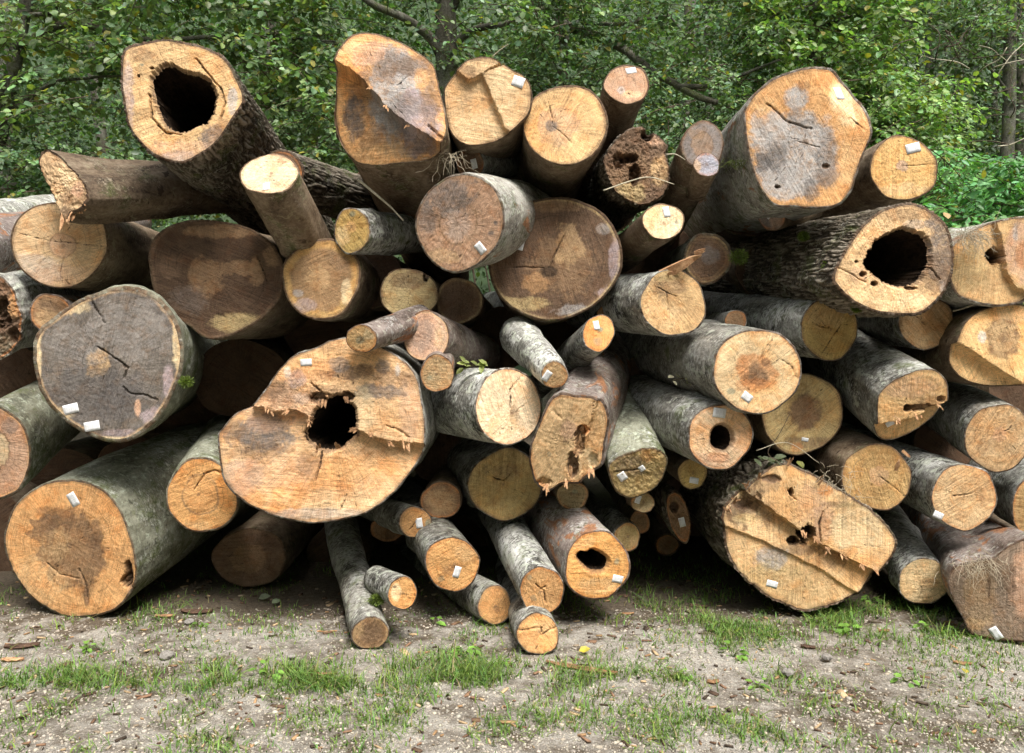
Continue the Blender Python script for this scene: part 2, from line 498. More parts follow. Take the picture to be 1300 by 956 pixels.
def add_log(key, label, d, e=None, o=None, to=None, L=3.4, w='fresh', heart=None, stains=(), steps=(), pits=(), cracks=(), hole=None,
            tags=(), bark='beech', bt=2.0, rough=None, pith=None, rim='red', nrm=None, saw=None, dirt=0.0, lump=0.0, taper=0.12, root=None, group='felled logs in the pile',
            wob=0.03, relief=1.0, notface=False):
    seed = sum(ord(ch) * (i + 3) for i, ch in enumerate(key)) % 9973
    rg = np.random.default_rng(seed)
    if e is not None:
        cx, cy, rx, ry = e[:4]
        rot = math.radians(e[4]) if len(e) > 4 else 0
        T = np.linspace(-math.pi, math.pi, 40, endpoint=False)
        ph = rg.uniform(0, 6.28, 6)
        rad = 1 + wob * (0.8 * np.sin(2 * T + ph[0]) + 0.8 * np.sin(3 * T + ph[1]) + 0.5 * np.sin(5 * T + ph[2]) + 0.3 * np.sin(8 * T + ph[3]))
        x, y = rx * rad * np.cos(T), ry * rad * np.sin(T)
        o = np.stack([cx + x * math.cos(rot) - y * math.sin(rot), cy + x * math.sin(rot) + y * math.cos(rot)], 1)
    o = np.asarray(o, float)
    cen = o.mean(0)
    rpx = np.hypot(*(o - cen).T).mean()
    pc = np.asarray(pith if pith is not None else (np.mean(hole, axis=0) if hole is not None else cen + rg.normal(0, 0.05, 2) * rpx), float)
    big = rpx > 60
    N = (380 if bark == 'rough' else 300) if big else (160 if rpx > 30 else 96)
    NR = (70 if hole is not None else 96) if big else (44 if rpx > 30 else 26)
    T, R = polar(o, pc, N)
    jag = 0.010 + 0.02 * lump
    R = R * (1 + jag * (np.array(fbm(np.stack([np.cos(T) * 9, np.sin(T) * 9, np.full(N, seed * 0.1)], 1), seed, 3)) - 0.0))
    # frame: front centre, axis into the pile
    p0 = np.array(at(cen[0], cen[1], d))
    if to is None:
        ax = np.array([0.0, 1.0, 0.0])
    else:
        q = np.array(at(to[0], to[1], d + to[2]))
        ax = q - p0
        ax /= np.linalg.norm(ax)
    up = np.array([0, 0, 1.0])
    xl = np.cross(up, ax); xl = -xl / np.linalg.norm(xl)          # screen right
    xl = np.cross(ax, up); xl /= np.linalg.norm(xl)
    yl = np.cross(xl, ax)
    M3 = np.stack([xl, np.cross(ax, xl), ax], 1)                   # columns x, y, z=axis (right handed)
    mw = Matrix(((*M3[0], p0[0]), (*M3[1], p0[1]), (*M3[2], p0[2]), (0, 0, 0, 1)))
    nv = -ax if nrm is None else np.asarray(nrm, float) / np.linalg.norm(nrm)
    # keep the cut from being seen too flat
    view = (CAMO - p0) / np.linalg.norm(CAMO - p0)
    if nv @ view < 0.55:
        nv = nv + view * (0.55 - nv @ view) * 1.4
        nv /= np.linalg.norm(nv)
    def unproj(P):
        r = np.stack([(P[:, 0] - PX) / FPX, np.ones(len(P)), -(P[:, 1] - PY) / FPX], 1)
        s = ((p0 - CAMO) @ nv) / (r @ nv)
        return (CAMO + r * s[:, None] - p0) @ M3
    mpp = d / FPX
    bark_f = bt / max(rpx, 1)
    CT, ST = np.cos(T), np.sin(T)
    if hole is not None:
        HT, HR = polar(hole, pc, N)
        HR = HR * (1 + 0.10 * fbm(np.stack([CT * 3, ST * 3, np.full(N, seed)], 1), seed + 5, 5, 0.7) + 0.05 * fbm(np.stack([CT * 22, ST * 22, np.full(N, seed)], 1), seed + 6, 2))
        h0 = HR / R
    else:
        h0 = np.zeros(N)
    fr = np.linspace(0, 1, NR)[:, None]
    frac = h0[None, :] + (1 - bark_f - h0[None, :]) * fr           # (NR,N)
    if hole is None:
        frac[0] = 0.002
    PXY = np.stack([pc[0] + frac * R[None] * CT[None], pc[1] + frac * R[None] * ST[None]], 2).reshape(-1, 2)
    loc = unproj(PXY)
    fr_flat = frac.ravel()
    n3 = np.stack([PXY[:, 0] * 0.05, PXY[:, 1] * 0.05, np.full(len(PXY), seed * 0.37)], 1)
    f1 = fbm(n3 * 1.6, seed + 13, 6, 0.68); f2 = fbm(n3 * 1.7 + 31, seed + 19, 6, 0.68); f3 = fbm(n3 * 6.5, seed + 77, 3, 0.7)
    z = relief * (0.004 * fbm(n3 * 0.6, seed, 3) + 0.0028 * f3)
    for s in steps:                                                # (line, recess, slope per px, jag)
        line, base, slope = s[:3]
        jg = s[3] if len(s) > 3 else 3.0
        PJ = PXY + jg * 1.3 * np.stack([f1, f2], 1)
        dist, side = seg_dist(PJ, line)
        k = sstep(-0.5, 2.2, dist * side)
        z = z + k * (base + slope * np.clip(dist, 0, 400) * mpp)
    stain_list = list(stains)
    for p in pits:                                                 # (x, y, rx, ry, depth, colour)
        q = np.hypot((PXY[:, 0] - p[0]) / p[2], (PXY[:, 1] - p[1]) / p[3]) + 0.55 * f2 + 0.25 * f3
        k = sstep(1.0, 0.65, q)
        z = z + k * p[4] * (0.6 + 0.8 * vnoise(n3 * 6, seed + 3))
    zl_edge = None
    # colour
    base = C(w)
    if float(base.mean()) > 0.17:
        wr = rg.normal(0, 1.2); base = base * rg.uniform(0.80, 1.14) * np.array([1 + 0.03 * wr, 1.0, 1 - 0.10 * wr])
    lum = float(base.mean())
    colv = np.tile(base, (len(PXY), 1))
    lowf = fbm(n3 * 0.45, seed + 31, 3); lowg = fbm(n3 * 0.55 + 70, seed + 32, 4)
    colv = colv * (1 + 0.12 * lowf)[:, None]
    colv = colv * (1 + 0.07 * (fr_flat - 0.5))[:, None]
    def lay(c, a):
        nonlocal colv
        a = np.clip(a, 0, 1)[:, None]
        colv = colv * (1 - a) + C(c) * a
    if lum > 0.17:                                                 # fresh wood: orange and pale drifts, greyed film
        lay((base * np.array([1.0, 0.72, 0.45])), rg.uniform(.3, .75) * sstep(0.0, 0.55, lowf + 0.5 * f1))
        lay((base * np.array([1.18, 1.24, 1.30])), rg.uniform(.25, .65) * sstep(0.05, 0.6, lowg + 0.5 * f2))
        lay((base * np.array([0.62, 0.56, 0.54])), rg.uniform(.1, .5) * sstep(0.12, 0.6, -lowg + 0.6 * f3))
    else:
        lay(base * 1.5, .4 * sstep(0.05, 0.6, lowg + 0.6 * f2)); lay(base * 0.5, .6 * sstep(0.05, 0.6, lowf + 0.6 * f1))
    if heart is not None:                                          # (radius fraction, colour, strength, edge colour or None, irregularity)
        hf, hc, hs = heart[:3]
        he = heart[3] if len(heart) > 3 else None
        hi = heart[4] if len(heart) > 4 else 0.25
        q = fr_flat / hf + hi * fbm(np.stack([CT[None].repeat(NR, 0).ravel() * 2.2, ST[None].repeat(NR, 0).ravel() * 2.2, np.full(len(PXY), seed)], 1), seed + 41, 4, 0.6)
        lay(hc, hs * sstep(1.06, 0.92, q))
        if he is not None:
            lay(he, 0.75 * np.exp(-((q + 0.12 * f1 - 1.0) / 0.05) ** 2) * sstep(-.3, .3, lowg + .3))
    for s in stain_list:                                           # (x, y, rx, ry, colour, strength[, raggedness])
        rag = s[6] if len(s) > 6 else 0.55
        q0 = np.hypot((PXY[:, 0] - s[0]) / s[2], (PXY[:, 1] - s[1]) / s[3])
        m = q0 < 2.4
        if not m.any(): continue
        an = s[0] * 1.7 + s[1] * 0.9
        nz = math.cos(an) * f1[m] + math.sin(an) * f2[m]
        q = q0[m] + rag * 1.15 * nz + 0.4 * rag * f3[m]
        al = np.zeros(len(PXY))
        al[m] = s[5] * sstep(1.12, 0.72, q) * np.clip(1.0 + 0.5 * f3[m] - 0.2 * nz, 0.3, 1.2)
        lay(s[4], al)
    for p in pits:
        q = np.hypot((PXY[:, 0] - p[0]) / p[2], (PXY[:, 1] - p[1]) / p[3]) + 0.55 * f2 + 0.25 * f3
        lay(p[5] if len(p) > 5 else 'umber', 0.9 * sstep(1.05, 0.75, q))
    crk = np.full(len(PXY), 50.0)
    cracks = list(cracks)
    if rpx > 26:
        for q_ in range(int(rg.integers(2, 6) + rpx / 14)):
            a_ = rg.uniform(0, 6.28); r0_, r1_ = rg.uniform(.05, .65), 0
            r1_ = min(.96, r0_ + rg.uniform(.12, .4))
            ri = np.interp(a_, T, R) if a_ < math.pi else np.interp(a_ - 2 * math.pi, T, R)
            u_ = np.array([math.cos(a_), math.sin(a_)]); v_ = np.array([-u_[1], u_[0]])
            if hole is not None: r0_, r1_ = max(r0_, .45), max(r1_, .7)
            cracks.append(([pc + u_ * ri * r0_, pc + u_ * ri * (r0_ + r1_) / 2 + v_ * rg.normal(0, 1.5), pc + u_ * ri * r1_ + v_ * rg.normal(0, 2)], rg.uniform(-.6, .5), 0.0))
    if hole is None and lum > .17:
        q_ = np.hypot(PXY[:, 0] - pc[0], PXY[:, 1] - pc[1]) / max(2.2, rpx * .05) + .6 * f3
        lay('umber', .55 * sstep(1.2, .5, q_))
    for c in cracks:                                               # (polyline, width px, depth): distance field, cut crisply in the material
        dd = seg_dist_clamped(PXY + 2.5 * np.stack([f1, f2], 1), c[0])
        tap = np.hypot(PXY[:, 0] - c[0][-1][0], PXY[:, 1] - c[0][-1][1])
        crk = np.minimum(crk, dd - c[1] * 0.30 * (0.45 + 0.55 * sstep(0, 18, tap)) + 0.5)
        z = z + sstep(c[1] * 0.5 + 0.9, c[1] * 0.3, dd) * (c[2] if len(c) > 2 else 0.02) * 0.35
    if dirt:
        lay('umber', dirt * sstep(0.0, 0.5, f1))
    # cambium and dirty sapwood edge
    edge = fr_flat / (1 - bark_f)
    en = 0.02 * f2
    wpx = 2.2 / rpx
    lay(rim if not isinstance(rim, str) or rim in WC else 'red', 0.7 * sstep(-.5, .4, f1) * sstep(1 - wpx * 1.8, 1 - wpx * 0.5, edge + en * 0.5))
    if hole is not None:
        hd = (frac - h0[None]).ravel() * rpx
        lay('umber', 0.75 * sstep(6.0, 0.5, hd + 4 * f1))
        z = z + 0.02 * sstep(5, 0, hd)
    loc[:, 2] += z
    idx = np.arange(NR * N).reshape(NR, N)
    a = idx[:-1].ravel(); b = np.roll(idx, -1, 1)[:-1].ravel(); c2 = np.roll(idx, -1, 1)[1:].ravel(); d2 = idx[1:].ravel()
    F = np.stack([a, b, c2, d2], 1)
    rr = fr_flat * rpx * mpp
    ang = rg.uniform(0, math.pi) if saw is None else math.radians(saw)
    across = loc[:, 0] * math.cos(ang) + loc[:, 1] * math.sin(ang)
    along = -loc[:, 0] * math.sin(ang) + loc[:, 1] * math.cos(ang)
    cs = np.tile(CT, NR); sn = np.tile(ST, NR)
    polv = np.stack([cs * 6 * rpx / 60 + seed, sn * 6 * rpx / 60, fr_flat * 0.8], 1)
    top = root is None
    if top:
        root = empty('log', matrix=mw)
        tag(root, label, 'log', group)
        LOGS[key] = root
    def put(ob, par):
        ob.parent = par
        ob.matrix_world = mw
        # store the parent inverse-free local matrix
        ob.matrix_parent_inverse = Matrix.Identity(4)
        pm = par['_m'] if False else None
        return ob
    rough_a = rough if rough is not None else (0.011 if bark == 'rough' else 0.0018)
    # ---- bark
    Mb = (210 if big else 100) if (bark == 'rough') else (44 if rpx > 30 else 28)
    sj = np.concatenate([[0, 0.004, 0.012], L * (np.linspace(0, 1, Mb)[1:] ** 1.7) + 0.012])
    ring_out = unproj(np.stack([pc[0] + R * CT, pc[1] + R * ST], 1))
    rim_in = loc.reshape(NR, N, 3)[-1]
    nb = N if bark == 'rough' or big else N
    rows = [rim_in]; rid = [np.zeros(N)]
    cen_l = ring_out.mean(0); cen_l[2] = 0
    lat = ring_out.copy(); zr = rim_in[:, 2].copy()
    rmean = np.hypot(lat[:, 0] - cen_l[0], lat[:, 1] - cen_l[1]).mean()
    th_l = np.arctan2(lat[:, 1] - cen_l[1], lat[:, 0] - cen_l[0])
    circ = np.stack([cen_l[0] + rmean * np.cos(th_l), cen_l[1] + rmean * np.sin(th_l)], 1)
    bend = rg.normal(0, 0.02, 2)
    knots = [(rg.uniform(-3.14, 3.14), rg.uniform(.1, 1.4), rg.uniform(.025, .06), rg.uniform(-.012, .022) * min(1, rmean / .12)) for _ in range(int(rg.integers(5, 10)))] if bark != 'rough' else []
    for j, s in enumerate(sj):
        k = sstep(0, 0.9, np.array([s]))[0] * 0.7
        xy = lat[:, :2] * (1 - k) + circ * k
        sc = 1 - taper * s / L
        xy = cen_l[:2] + (xy - cen_l[:2]) * sc + bend * (s * s) * 0.3
        zz = s + zr * math.exp(-s / 0.10) + (ring_out[:, 2] * 0)
        n = np.stack([np.cos(th_l), np.sin(th_l)], 1)
        q = np.stack([np.cos(th_l) * rmean, np.sin(th_l) * rmean, np.full(N, s)], 1)
        disp = (0.016 + 0.03 * lump) * min(1, rmean / 0.1) * fbm(q * np.array([5, 5, 2.5]) + seed, seed + 3, 3) * min(1.0, s / 0.06)
        rdv = np.zeros(N)
        if bark == 'rough':
            wq = q * np.array([60, 60, 6.0]) + seed + np.array([1.3, -1.3, .35]) * fbm(q * np.array([20, 20, 10]) + 3, seed + 8, 3)[:, None]
            f21, cid = worley(wq, seed)
            rd = sstep(0.0, 0.42, f21) * (0.8 + 0.4 * cid) + 0.38 * fbm(q * np.array([120, 120, 50]), seed + 7, 2) + 0.02
            rdv = (np.clip(rd, -0.2, 1.3) - 0.55) * 1.3
            disp = disp + rough_a * (np.clip(rd, -0.2, 1.3) - 0.55) * (0.45 + 0.55 * min(1.0, s / 0.03))
        else:
            disp = disp + rough_a * fbm(q * 45 + seed, seed + 5, 3)
        for (ka, ks, kr, kh) in knots:
            da = np.angle(np.exp(1j * (th_l - ka))) * rmean
            disp = disp + kh * np.exp(-(da * da + (s - ks) ** 2) / (kr * kr))
        xy = xy + n * disp[:, None]
        if j == 0:
            zz = zz + 0.004 * lump + 0.003 * fbm(q * 60, seed + 4, 2)
        rows.append(np.concatenate([xy, zz[:, None]], 1)); rid.append(rdv)
    BV = np.concatenate(rows + [np.array([[rows[-1][:, 0].mean(), rows[-1][:, 1].mean(), sj[-1]]])])
    nr = len(rows)
    idx = np.arange(nr * N).reshape(nr, N)
    a = idx[:-1].ravel(); b = np.roll(idx, -1, 1)[:-1].ravel(); c2 = np.roll(idx, -1, 1)[1:].ravel(); d2 = idx[1:].ravel()
    BF = np.stack([a, b, c2, d2], 1)
    last = idx[-1]
    apex = len(BV) - 1
    BF = np.concatenate([BF, np.stack([last[0::2], last[1::2], np.roll(last, -2)[0::2], np.full(len(last[0::2]), apex)], 1)])
    inv = root.matrix_world.inverted() if not top else mw.inverted()
    relm = inv @ mw
    rimf = np.zeros(len(BV)); rimf[:N] = 1.0; rimf[N:2 * N] = 0.85
    bo = mesh_obj('bark' if top else 'branch_stub', BV, BF, MAT[bark], root, attrs={'ridge': ('FLOAT', np.concatenate(rid + [np.zeros(1)])), 'rimf': ('FLOAT', rimf)})
    bo.matrix_local = relm
    par = root if top else bo
    fo = mesh_obj('cut_end', loc, F, MAT['wood'], par, attrs={
        'col': ('FLOAT_COLOR', np.concatenate([np.clip(colv, 0.005, 0.9), np.ones((len(colv), 1))], 1)),
        'rr': ('FLOAT', rr), 'crk': ('FLOAT', crk), 'pol': ('FLOAT_VECTOR', polv), 'saw': ('FLOAT_VECTOR', np.stack([across + seed * 0.1, along * 0.04, np.zeros(len(loc))], 1))})
    if steps or pits:
        fo.data.set_sharp_from_angle(angle=math.radians(32))
    if top:
        fo.matrix_local = relm
    if hole is not None:
        hr = loc.reshape(NR, N, 3)[0]
        hc = hr.mean(0)
        rowsh = []
        for j, s in enumerate(np.concatenate([[0, 0.01], np.linspace(0.03, 1.3, 22)])):
            k = 1 + (0.10 if s > 0.02 else 0) - 0.25 * s
            q = np.stack([CT * 3, ST * 3, np.full(N, s * 4 + seed)], 1)
            v = hc + (hr - hc) * k * (1 + (0.13 * fbm(q * 1.5, seed + 90, 4, 0.6) * min(1, s / 0.05))[:, None])
            v[:, 2] = hr[:, 2] * (1 if s < 0.02 else 0.4) + s
            rowsh.append(v)
        HV = np.concatenate(rowsh + [np.array([[hc[0], hc[1], 1.3]])])
        m = len(rowsh)
        idx = np.arange(m * N).reshape(m, N)
        a = idx[:-1].ravel(); b = np.roll(idx, -1, 1)[:-1].ravel(); c2 = np.roll(idx, -1, 1)[1:].ravel(); d2 = idx[1:].ravel()
        last = idx[-1]
        HF = np.concatenate([np.stack([a, d2, c2, b], 1), np.stack([last[0::2], last[1::2], np.roll(last, -2)[0::2], np.full(N // 2, len(HV) - 1)], 1)])
        ho = mesh_obj('hollow', HV, HF, MAT['hollow'], par)
        if top: ho.matrix_local = relm
    for t in tags:
        tx, ty, ta = t[:3]
        tw, thh = (t[3] * .95, t[4] * .95) if len(t) > 4 else (18, 12)
        i = np.argmin(np.hypot(PXY[:, 0] - tx, PXY[:, 1] - ty))
        near = np.hypot(PXY[:, 0] - tx, PXY[:, 1] - ty) < max(tw, thh) * 0.5
        near = near if near.sum() > 5 else np.argsort(np.hypot(PXY[:, 0] - tx, PXY[:, 1] - ty))[:12]
        Q = loc[near]
        sol = np.linalg.lstsq(np.c_[Q[:, :2], np.ones(len(Q))], Q[:, 2], rcond=None)[0]
        sol[:2] = np.clip(sol[:2], -.7, .7)
        c0 = unproj(np.array([[tx, ty]]))[0]; c0[2] = sol[0] * c0[0] + sol[1] * c0[1] + sol[2]
        ez = np.array([sol[0], sol[1], -1.0]); ez /= np.linalg.norm(ez)
        zc = -max(0.0, float(((Q - c0) @ ez).max()) * 0.5)
        hw, hh = tw * mpp / 2, thh * mpp / 2
        ca, sa = math.cos(math.radians(ta)), math.sin(math.radians(ta))
        ex = np.array([ca, sa, 0.0]); ex = ex - ez * (ex @ ez); ex /= np.linalg.norm(ex)
        ey = np.cross(ez, ex)
        nx, ny = 5, 4
        V, U = [], []
        cur = rg.uniform(0.0, 0.0018)
        for side in (1, 0):
            for jj in range(ny):
                for ii in range(nx):
                    u, v = ii / (nx - 1), jj / (ny - 1)
                    hgt = 0.0008 + 0.0003 * side + cur * (2 * u - 1) ** 2 * (1 if u > 0.5 else 0.3)
                    V.append(c0 + ex * (2 * u - 1) * hw + ey * (2 * v - 1) * hh + ez * hgt + np.array([0, 0, zc]))
                    U.append((u, v, 0))
        Fq = []
        for side in (0, 1):
            b0 = side * nx * ny
            for jj in range(ny - 1):
                for ii in range(nx - 1):
                    q = [b0 + jj * nx + ii, b0 + jj * nx + ii + 1, b0 + (jj + 1) * nx + ii + 1, b0 + (jj + 1) * nx + ii]
                    Fq.append(q if side == 0 else q[::-1])
        bd = [ii for ii in range(nx)] + [jj * nx + nx - 1 for jj in range(1, ny)] + [(ny - 1) * nx + ii for ii in range(nx - 2, -1, -1)] + [jj * nx for jj in range(ny - 2, 0, -1)]
        for i2 in range(len(bd)):
            p, q = bd[i2], bd[(i2 + 1) % len(bd)]
            Fq.append([p, p + nx * ny, q + nx * ny, q])
        to_ = mesh_obj('paper_tag', np.array(V), np.array(Fq), MAT['tag'], par, smooth=False, attrs={'uvw': ('FLOAT_VECTOR', np.array(U))})
        if top: to_.matrix_local = relm
    return root

def splinters(key, pts, n, length, width, seed=1, mat='splinter', spread=0.5):
    """torn slivers standing out of a log end; pts = [(px,py,depth)], each sliver one part"""
    root = LOGS[key]
    inv = root.matrix_world.inverted()
    rg = np.random.default_rng(seed)
    for i in range(n):
        a = pts[i % len(pts)]
        p = np.array(at(a[0] + rg.normal(0, 2), a[1] + rg.normal(0, 2), a[2]))
        dv = np.array([a[3], -0.6, -a[4]]) + rg.normal(0, spread, 3) * np.array([1, 0.5, 1])
        dv /= np.linalg.norm(dv)
        ln = length * rg.uniform(0.5, 1.2)
        sd_ = np.cross(dv, [0, 1, 0.3]); sd_ /= np.linalg.norm(sd_)
        nn = np.cross(dv, sd_)
        V = []
        for t, wd in ((-0.4, 1.0), (0.3, 1.0), (0.7, 0.7), (1.0, 0.08)):
            c = p + dv * ln * t + nn * rg.normal(0, 0.06) * ln * max(t, 0)
            wj = width * wd * rg.uniform(0.8, 1.2)
            for s1, s2 in ((1, 0.35), (-1, 0.35), (-1, -0.35), (1, -0.35)):
                V.append(c + sd_ * wj * s1 + nn * wj * s2)
        Fq = [[0, 1, 2, 3], [15, 14, 13, 12]]
        for j in range(3):
            for k in range(4):
                Fq.append([j * 4 + k, j * 4 + (k + 1) % 4, j * 4 + 4 + (k + 1) % 4, j * 4 + 4 + k])
        im = np.array(inv)
        V = np.array(V) @ im[:3, :3].T + im[:3, 3]
        mesh_obj('splinter', V, Fq, MAT[mat], root, smooth=False)
# ------------------------------------------------------------------ ground and hillside
def ground_material():
    k = NT('forest_track')
    tc = k.n('ShaderNodeTexCoord').outputs['Object']
    big = k.noise(tc, 1.1, 4, 0.6, 0.3)
    mid = k.noise(tc, 9, 5, 0.65)
    v = k.n('ShaderNodeTexVoronoi'); v.inputs['Scale'].default_value = 190; k.l(tc, v.inputs['Vector'])
    v2 = k.n('ShaderNodeTexVoronoi'); v2.inputs['Scale'].default_value = 46; k.l(tc, v2.inputs['Vector'])
    gr = k.ramp(v.outputs['Color'], [(0.1, (0.24, 0.215, 0.18)), (0.5, (0.44, 0.41, 0.355)), (0.95, (0.62, 0.59, 0.53))])
    gr = k.mix(0.35, gr, k.ramp(v2.outputs['Color'], [(0.1, (0.16, 0.14, 0.12)), (0.9, (0.52, 0.48, 0.42))]))
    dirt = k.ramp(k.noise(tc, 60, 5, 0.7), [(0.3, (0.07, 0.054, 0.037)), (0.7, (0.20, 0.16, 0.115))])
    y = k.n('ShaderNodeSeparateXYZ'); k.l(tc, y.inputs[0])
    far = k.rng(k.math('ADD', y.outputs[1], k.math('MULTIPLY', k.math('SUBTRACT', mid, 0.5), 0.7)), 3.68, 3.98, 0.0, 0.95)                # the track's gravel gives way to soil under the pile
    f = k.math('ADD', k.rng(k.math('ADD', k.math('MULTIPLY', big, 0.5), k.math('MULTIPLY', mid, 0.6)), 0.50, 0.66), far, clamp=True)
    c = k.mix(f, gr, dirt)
    h = k.math('ADD', k.math('MULTIPLY', k.math('SUBTRACT', 1.0, v.outputs['Distance']), 0.6), k.noise(tc, 300, 3, 0.7))
    return k.finish(c, 0.92, h, 0.008, 0.9, 0.2)

gx = np.unique(np.concatenate([np.linspace(-60, -4, 20), np.linspace(-4, 4, 140), np.linspace(4, 60, 20)]))
gy = np.unique(np.concatenate([np.linspace(-20, 1.5, 12), np.linspace(1.5, 6.5, 110), np.linspace(6.5, 70, 30)]))
GX, GY = np.meshgrid(gx, gy)
def ground_z(x, y):
    x = np.asarray(x, float); y = np.asarray(y, float)
    q = np.stack([x.ravel() * 1.3, y.ravel() * 1.3, np.zeros(x.size)], 1)
    z = 0.018 * fbm(q, 5, 3) + 0.006 * fbm(q * 7, 6, 3)
    return z.reshape(x.shape) - 0.01
GZ = ground_z(GX, GY)
nyg, nxg = GX.shape
gi = np.arange(nyg * nxg).reshape(nyg, nxg)
GF = np.stack([gi[:-1, :-1].ravel(), gi[:-1, 1:].ravel(), gi[1:, 1:].ravel(), gi[1:, :-1].ravel()], 1)
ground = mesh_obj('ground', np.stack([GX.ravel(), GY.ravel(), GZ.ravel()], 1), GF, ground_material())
tag(ground, 'pale gravel and bare soil of the forest track in front of the pile', kind='structure')

hx = np.linspace(-45, 45, 60); hy = np.linspace(15, 60, 40)
HX, HY = np.meshgrid(hx, hy)
HZ = -0.3 + np.clip(HY - 17, 0, None) * 0.62 + 1.5 * fbm(np.stack([HX.ravel() * .12, HY.ravel() * .12, HX.ravel() * 0], 1), 3, 3).reshape(HX.shape) * sstep(16, 24, HY)
hi = np.arange(HX.size).reshape(HX.shape)
HF = np.stack([hi[:-1, :-1].ravel(), hi[:-1, 1:].ravel(), hi[1:, 1:].ravel(), hi[1:, :-1].ravel()], 1)
hillside = mesh_obj('hillside', np.stack([HX.ravel(), HY.ravel(), HZ.ravel()], 1), HF,
                    simple('wooded_slope', (0.014, 0.022, 0.009), (0.05, 0.08, 0.035), 1.6, 0.95, 0.05, c3=(0.12, 0.18, 0.10)))
tag(hillside, 'green wooded slope rising far behind the trees', kind='structure')

# unseen foliage added behind and beside the camera to darken the pile's gaps
def leaf_screen(name, label, boxes, n, seed):
    rg = np.random.default_rng(seed)
    P = np.concatenate([np.stack([rg.uniform(x0, x1, n), rg.uniform(y0, y1, n), rg.uniform(z0, z1, n)], 1) for x0, x1, y0, y1, z0, z1 in boxes])
    m = len(P)
    a = rg.normal(0, 1, (m, 3)); nn = rg.normal(0, 1, (m, 3)) + np.array([0, 0, .8])
    a /= np.linalg.norm(a, axis=1)[:, None]
    s = np.cross(nn, a); s /= np.linalg.norm(s, axis=1)[:, None]
    L = rg.uniform(.5, 1.0, m)[:, None]; W = L * .4
    V = np.stack([P, P + a * L * .5 + s * W, P + a * L, P + a * L * .5 - s * W], 1).reshape(-1, 3)
    F = np.arange(m * 4).reshape(-1, 4)
    c = np.array([.10, .17, .07]) * rg.uniform(.5, 1.4, (m, 1))
    o = mesh_obj(name, V, F, MAT['leaf'], attrs={'col': ('FLOAT_COLOR', np.repeat(np.concatenate([c, np.ones((m, 1))], 1), 4, 0))})
    tag(o, label, kind='stuff')
leaf_screen('unseen_leaf_screen', 'unseen foliage added to darken the gaps, standing for the wood round the track', [(-16, 16, -9, -5.5, 0, 9.5), (-13, -8, -6, 8, 0, 8.5), (8, 13, -6, 8, 0, 8.5)], 4200, 3)
# ------------------------------------------------------------------ the logs of the pile (pixel outlines of their cut ends, each at its own depth)
add_log('L01', 'thick hollow log with deeply furrowed bark, highest at the left of the pile', 3.70,
    o=[(157,63),(180,54),(207,49),(230,52),(264,61),(288,76),(303,102),(311,126),(300,146),(277,180),(251,199),(228,208),(199,200),(178,183),(162,160),(156,131),(153,99)],
    hole=[(193,97),(214,82),(230,90),(251,95),(269,107),(271,131),(264,149),(241,163),(222,165),(209,154),(201,136),(195,118)],
    to=(300,205,0.85), L=2.6, w='fresh', bark='rough', bt=3.5, rim='brown', rough=0.010, taper=0.2,
    stains=[(160,125,10,60,'violet',.6),(228,200,26,9,'lgrey',.75),(272,180,18,22,'grey',.7),(295,130,7,20,'lgrey',.7),(300,95,10,25,'orange',.6),(270,85,14,14,'orange',.5),(178,70,22,10,'umber',.55),(232,190,60,14,'rose',.5),(180,82,3,2,'teal',.8),(285,165,14,20,'umber',.5)],
    pits=[(193,86,3,2,.03,'black'),(176,96,2,2,.03,'black'),(266,104,3,2,.03,'black')],
    cracks=[([(250,75),(265,95),(280,112),(286,130),(280,150)],2,.03),([(189,120),(193,150),(210,168),(230,170)],2.5,.04)])
add_log('L02', 'torn-ended log lying crosswise under the hollow furrowed log at top left', 3.78,
    o=[(50,195),(58,189),(72,196),(84,208),(98,221),(110,236),(114,252),(104,266),(90,272),(84,282),(77,272),(68,252),(57,228),(51,210)],
    to=(235,238,0.55), w='tan', bark='brown', bt=3, rim='brown', nrm=(-0.35,-1,0.1), lump=.8, relief=3, L=1.6,
    stains=[(95,250,18,14,'brown',.7),(70,205,18,10,'brown',.5),(82,272,12,10,'umber',.8),(100,240,8,10,'rose',.7),(88,225,10,20,'cream',.4)])
splinters('L02', [(84,276,3.76,0.2,1),(100,268,3.76,.5,1),(110,262,3.76,.6,.8),(92,272,3.76,.2,1)], 9, .06, .008, 3, 'splinter')
add_log('L03', 'round pale log end below the crosswise torn log, at the far left', 4.0,
    o=[(13,307),(18,285),(31,269),(50,260),(71,257),(95,260),(128,275),(137,311),(130,333),(115,351),(98,362),(78,366),(55,362),(35,350),(20,332)],
    w='tan', heart=(.28,'rose',.55,'brown',.12), bark='brown', rim='umber', pith=(80,312), saw=75,
    stains=[(45,345,34,22,'lgrey',.45),(75,350,40,14,'rose',.4),(125,335,12,18,'orange',.4)], cracks=[([(14,294),(60,305),(137,313)],1.4,.006),([(80,330),(76,350),(90,362)],1.5,.006)])
add_log('L04', 'grey barked log entering at the left edge beside the round pale log end', 4.1, e=(-58,320,46,42), to=(10,308,.5), w='tan', bark='pink', L=2.4)
add_log('L05', 'weathered pale grey log topmost at the left edge of the picture', 4.55, e=(-62,300,44,40), to=(20,285,.9), w='tan', bark='beech', L=2.4)
add_log('L06', 'mossy rotten log at the left edge above the big grey end with two tags', 3.98, e=(-14,404,44,54), to=(60,388,.55), w='umber', bark='beech', lump=1, relief=5, L=2.0, dirt=.6,
    stains=[(20,385,10,16,'orange',.6),(5,440,25,16,'moss' if False else 'teal',.3)], pits=[(-5,400,22,26,.05,'dark'),(18,425,8,10,.03,'dark')])
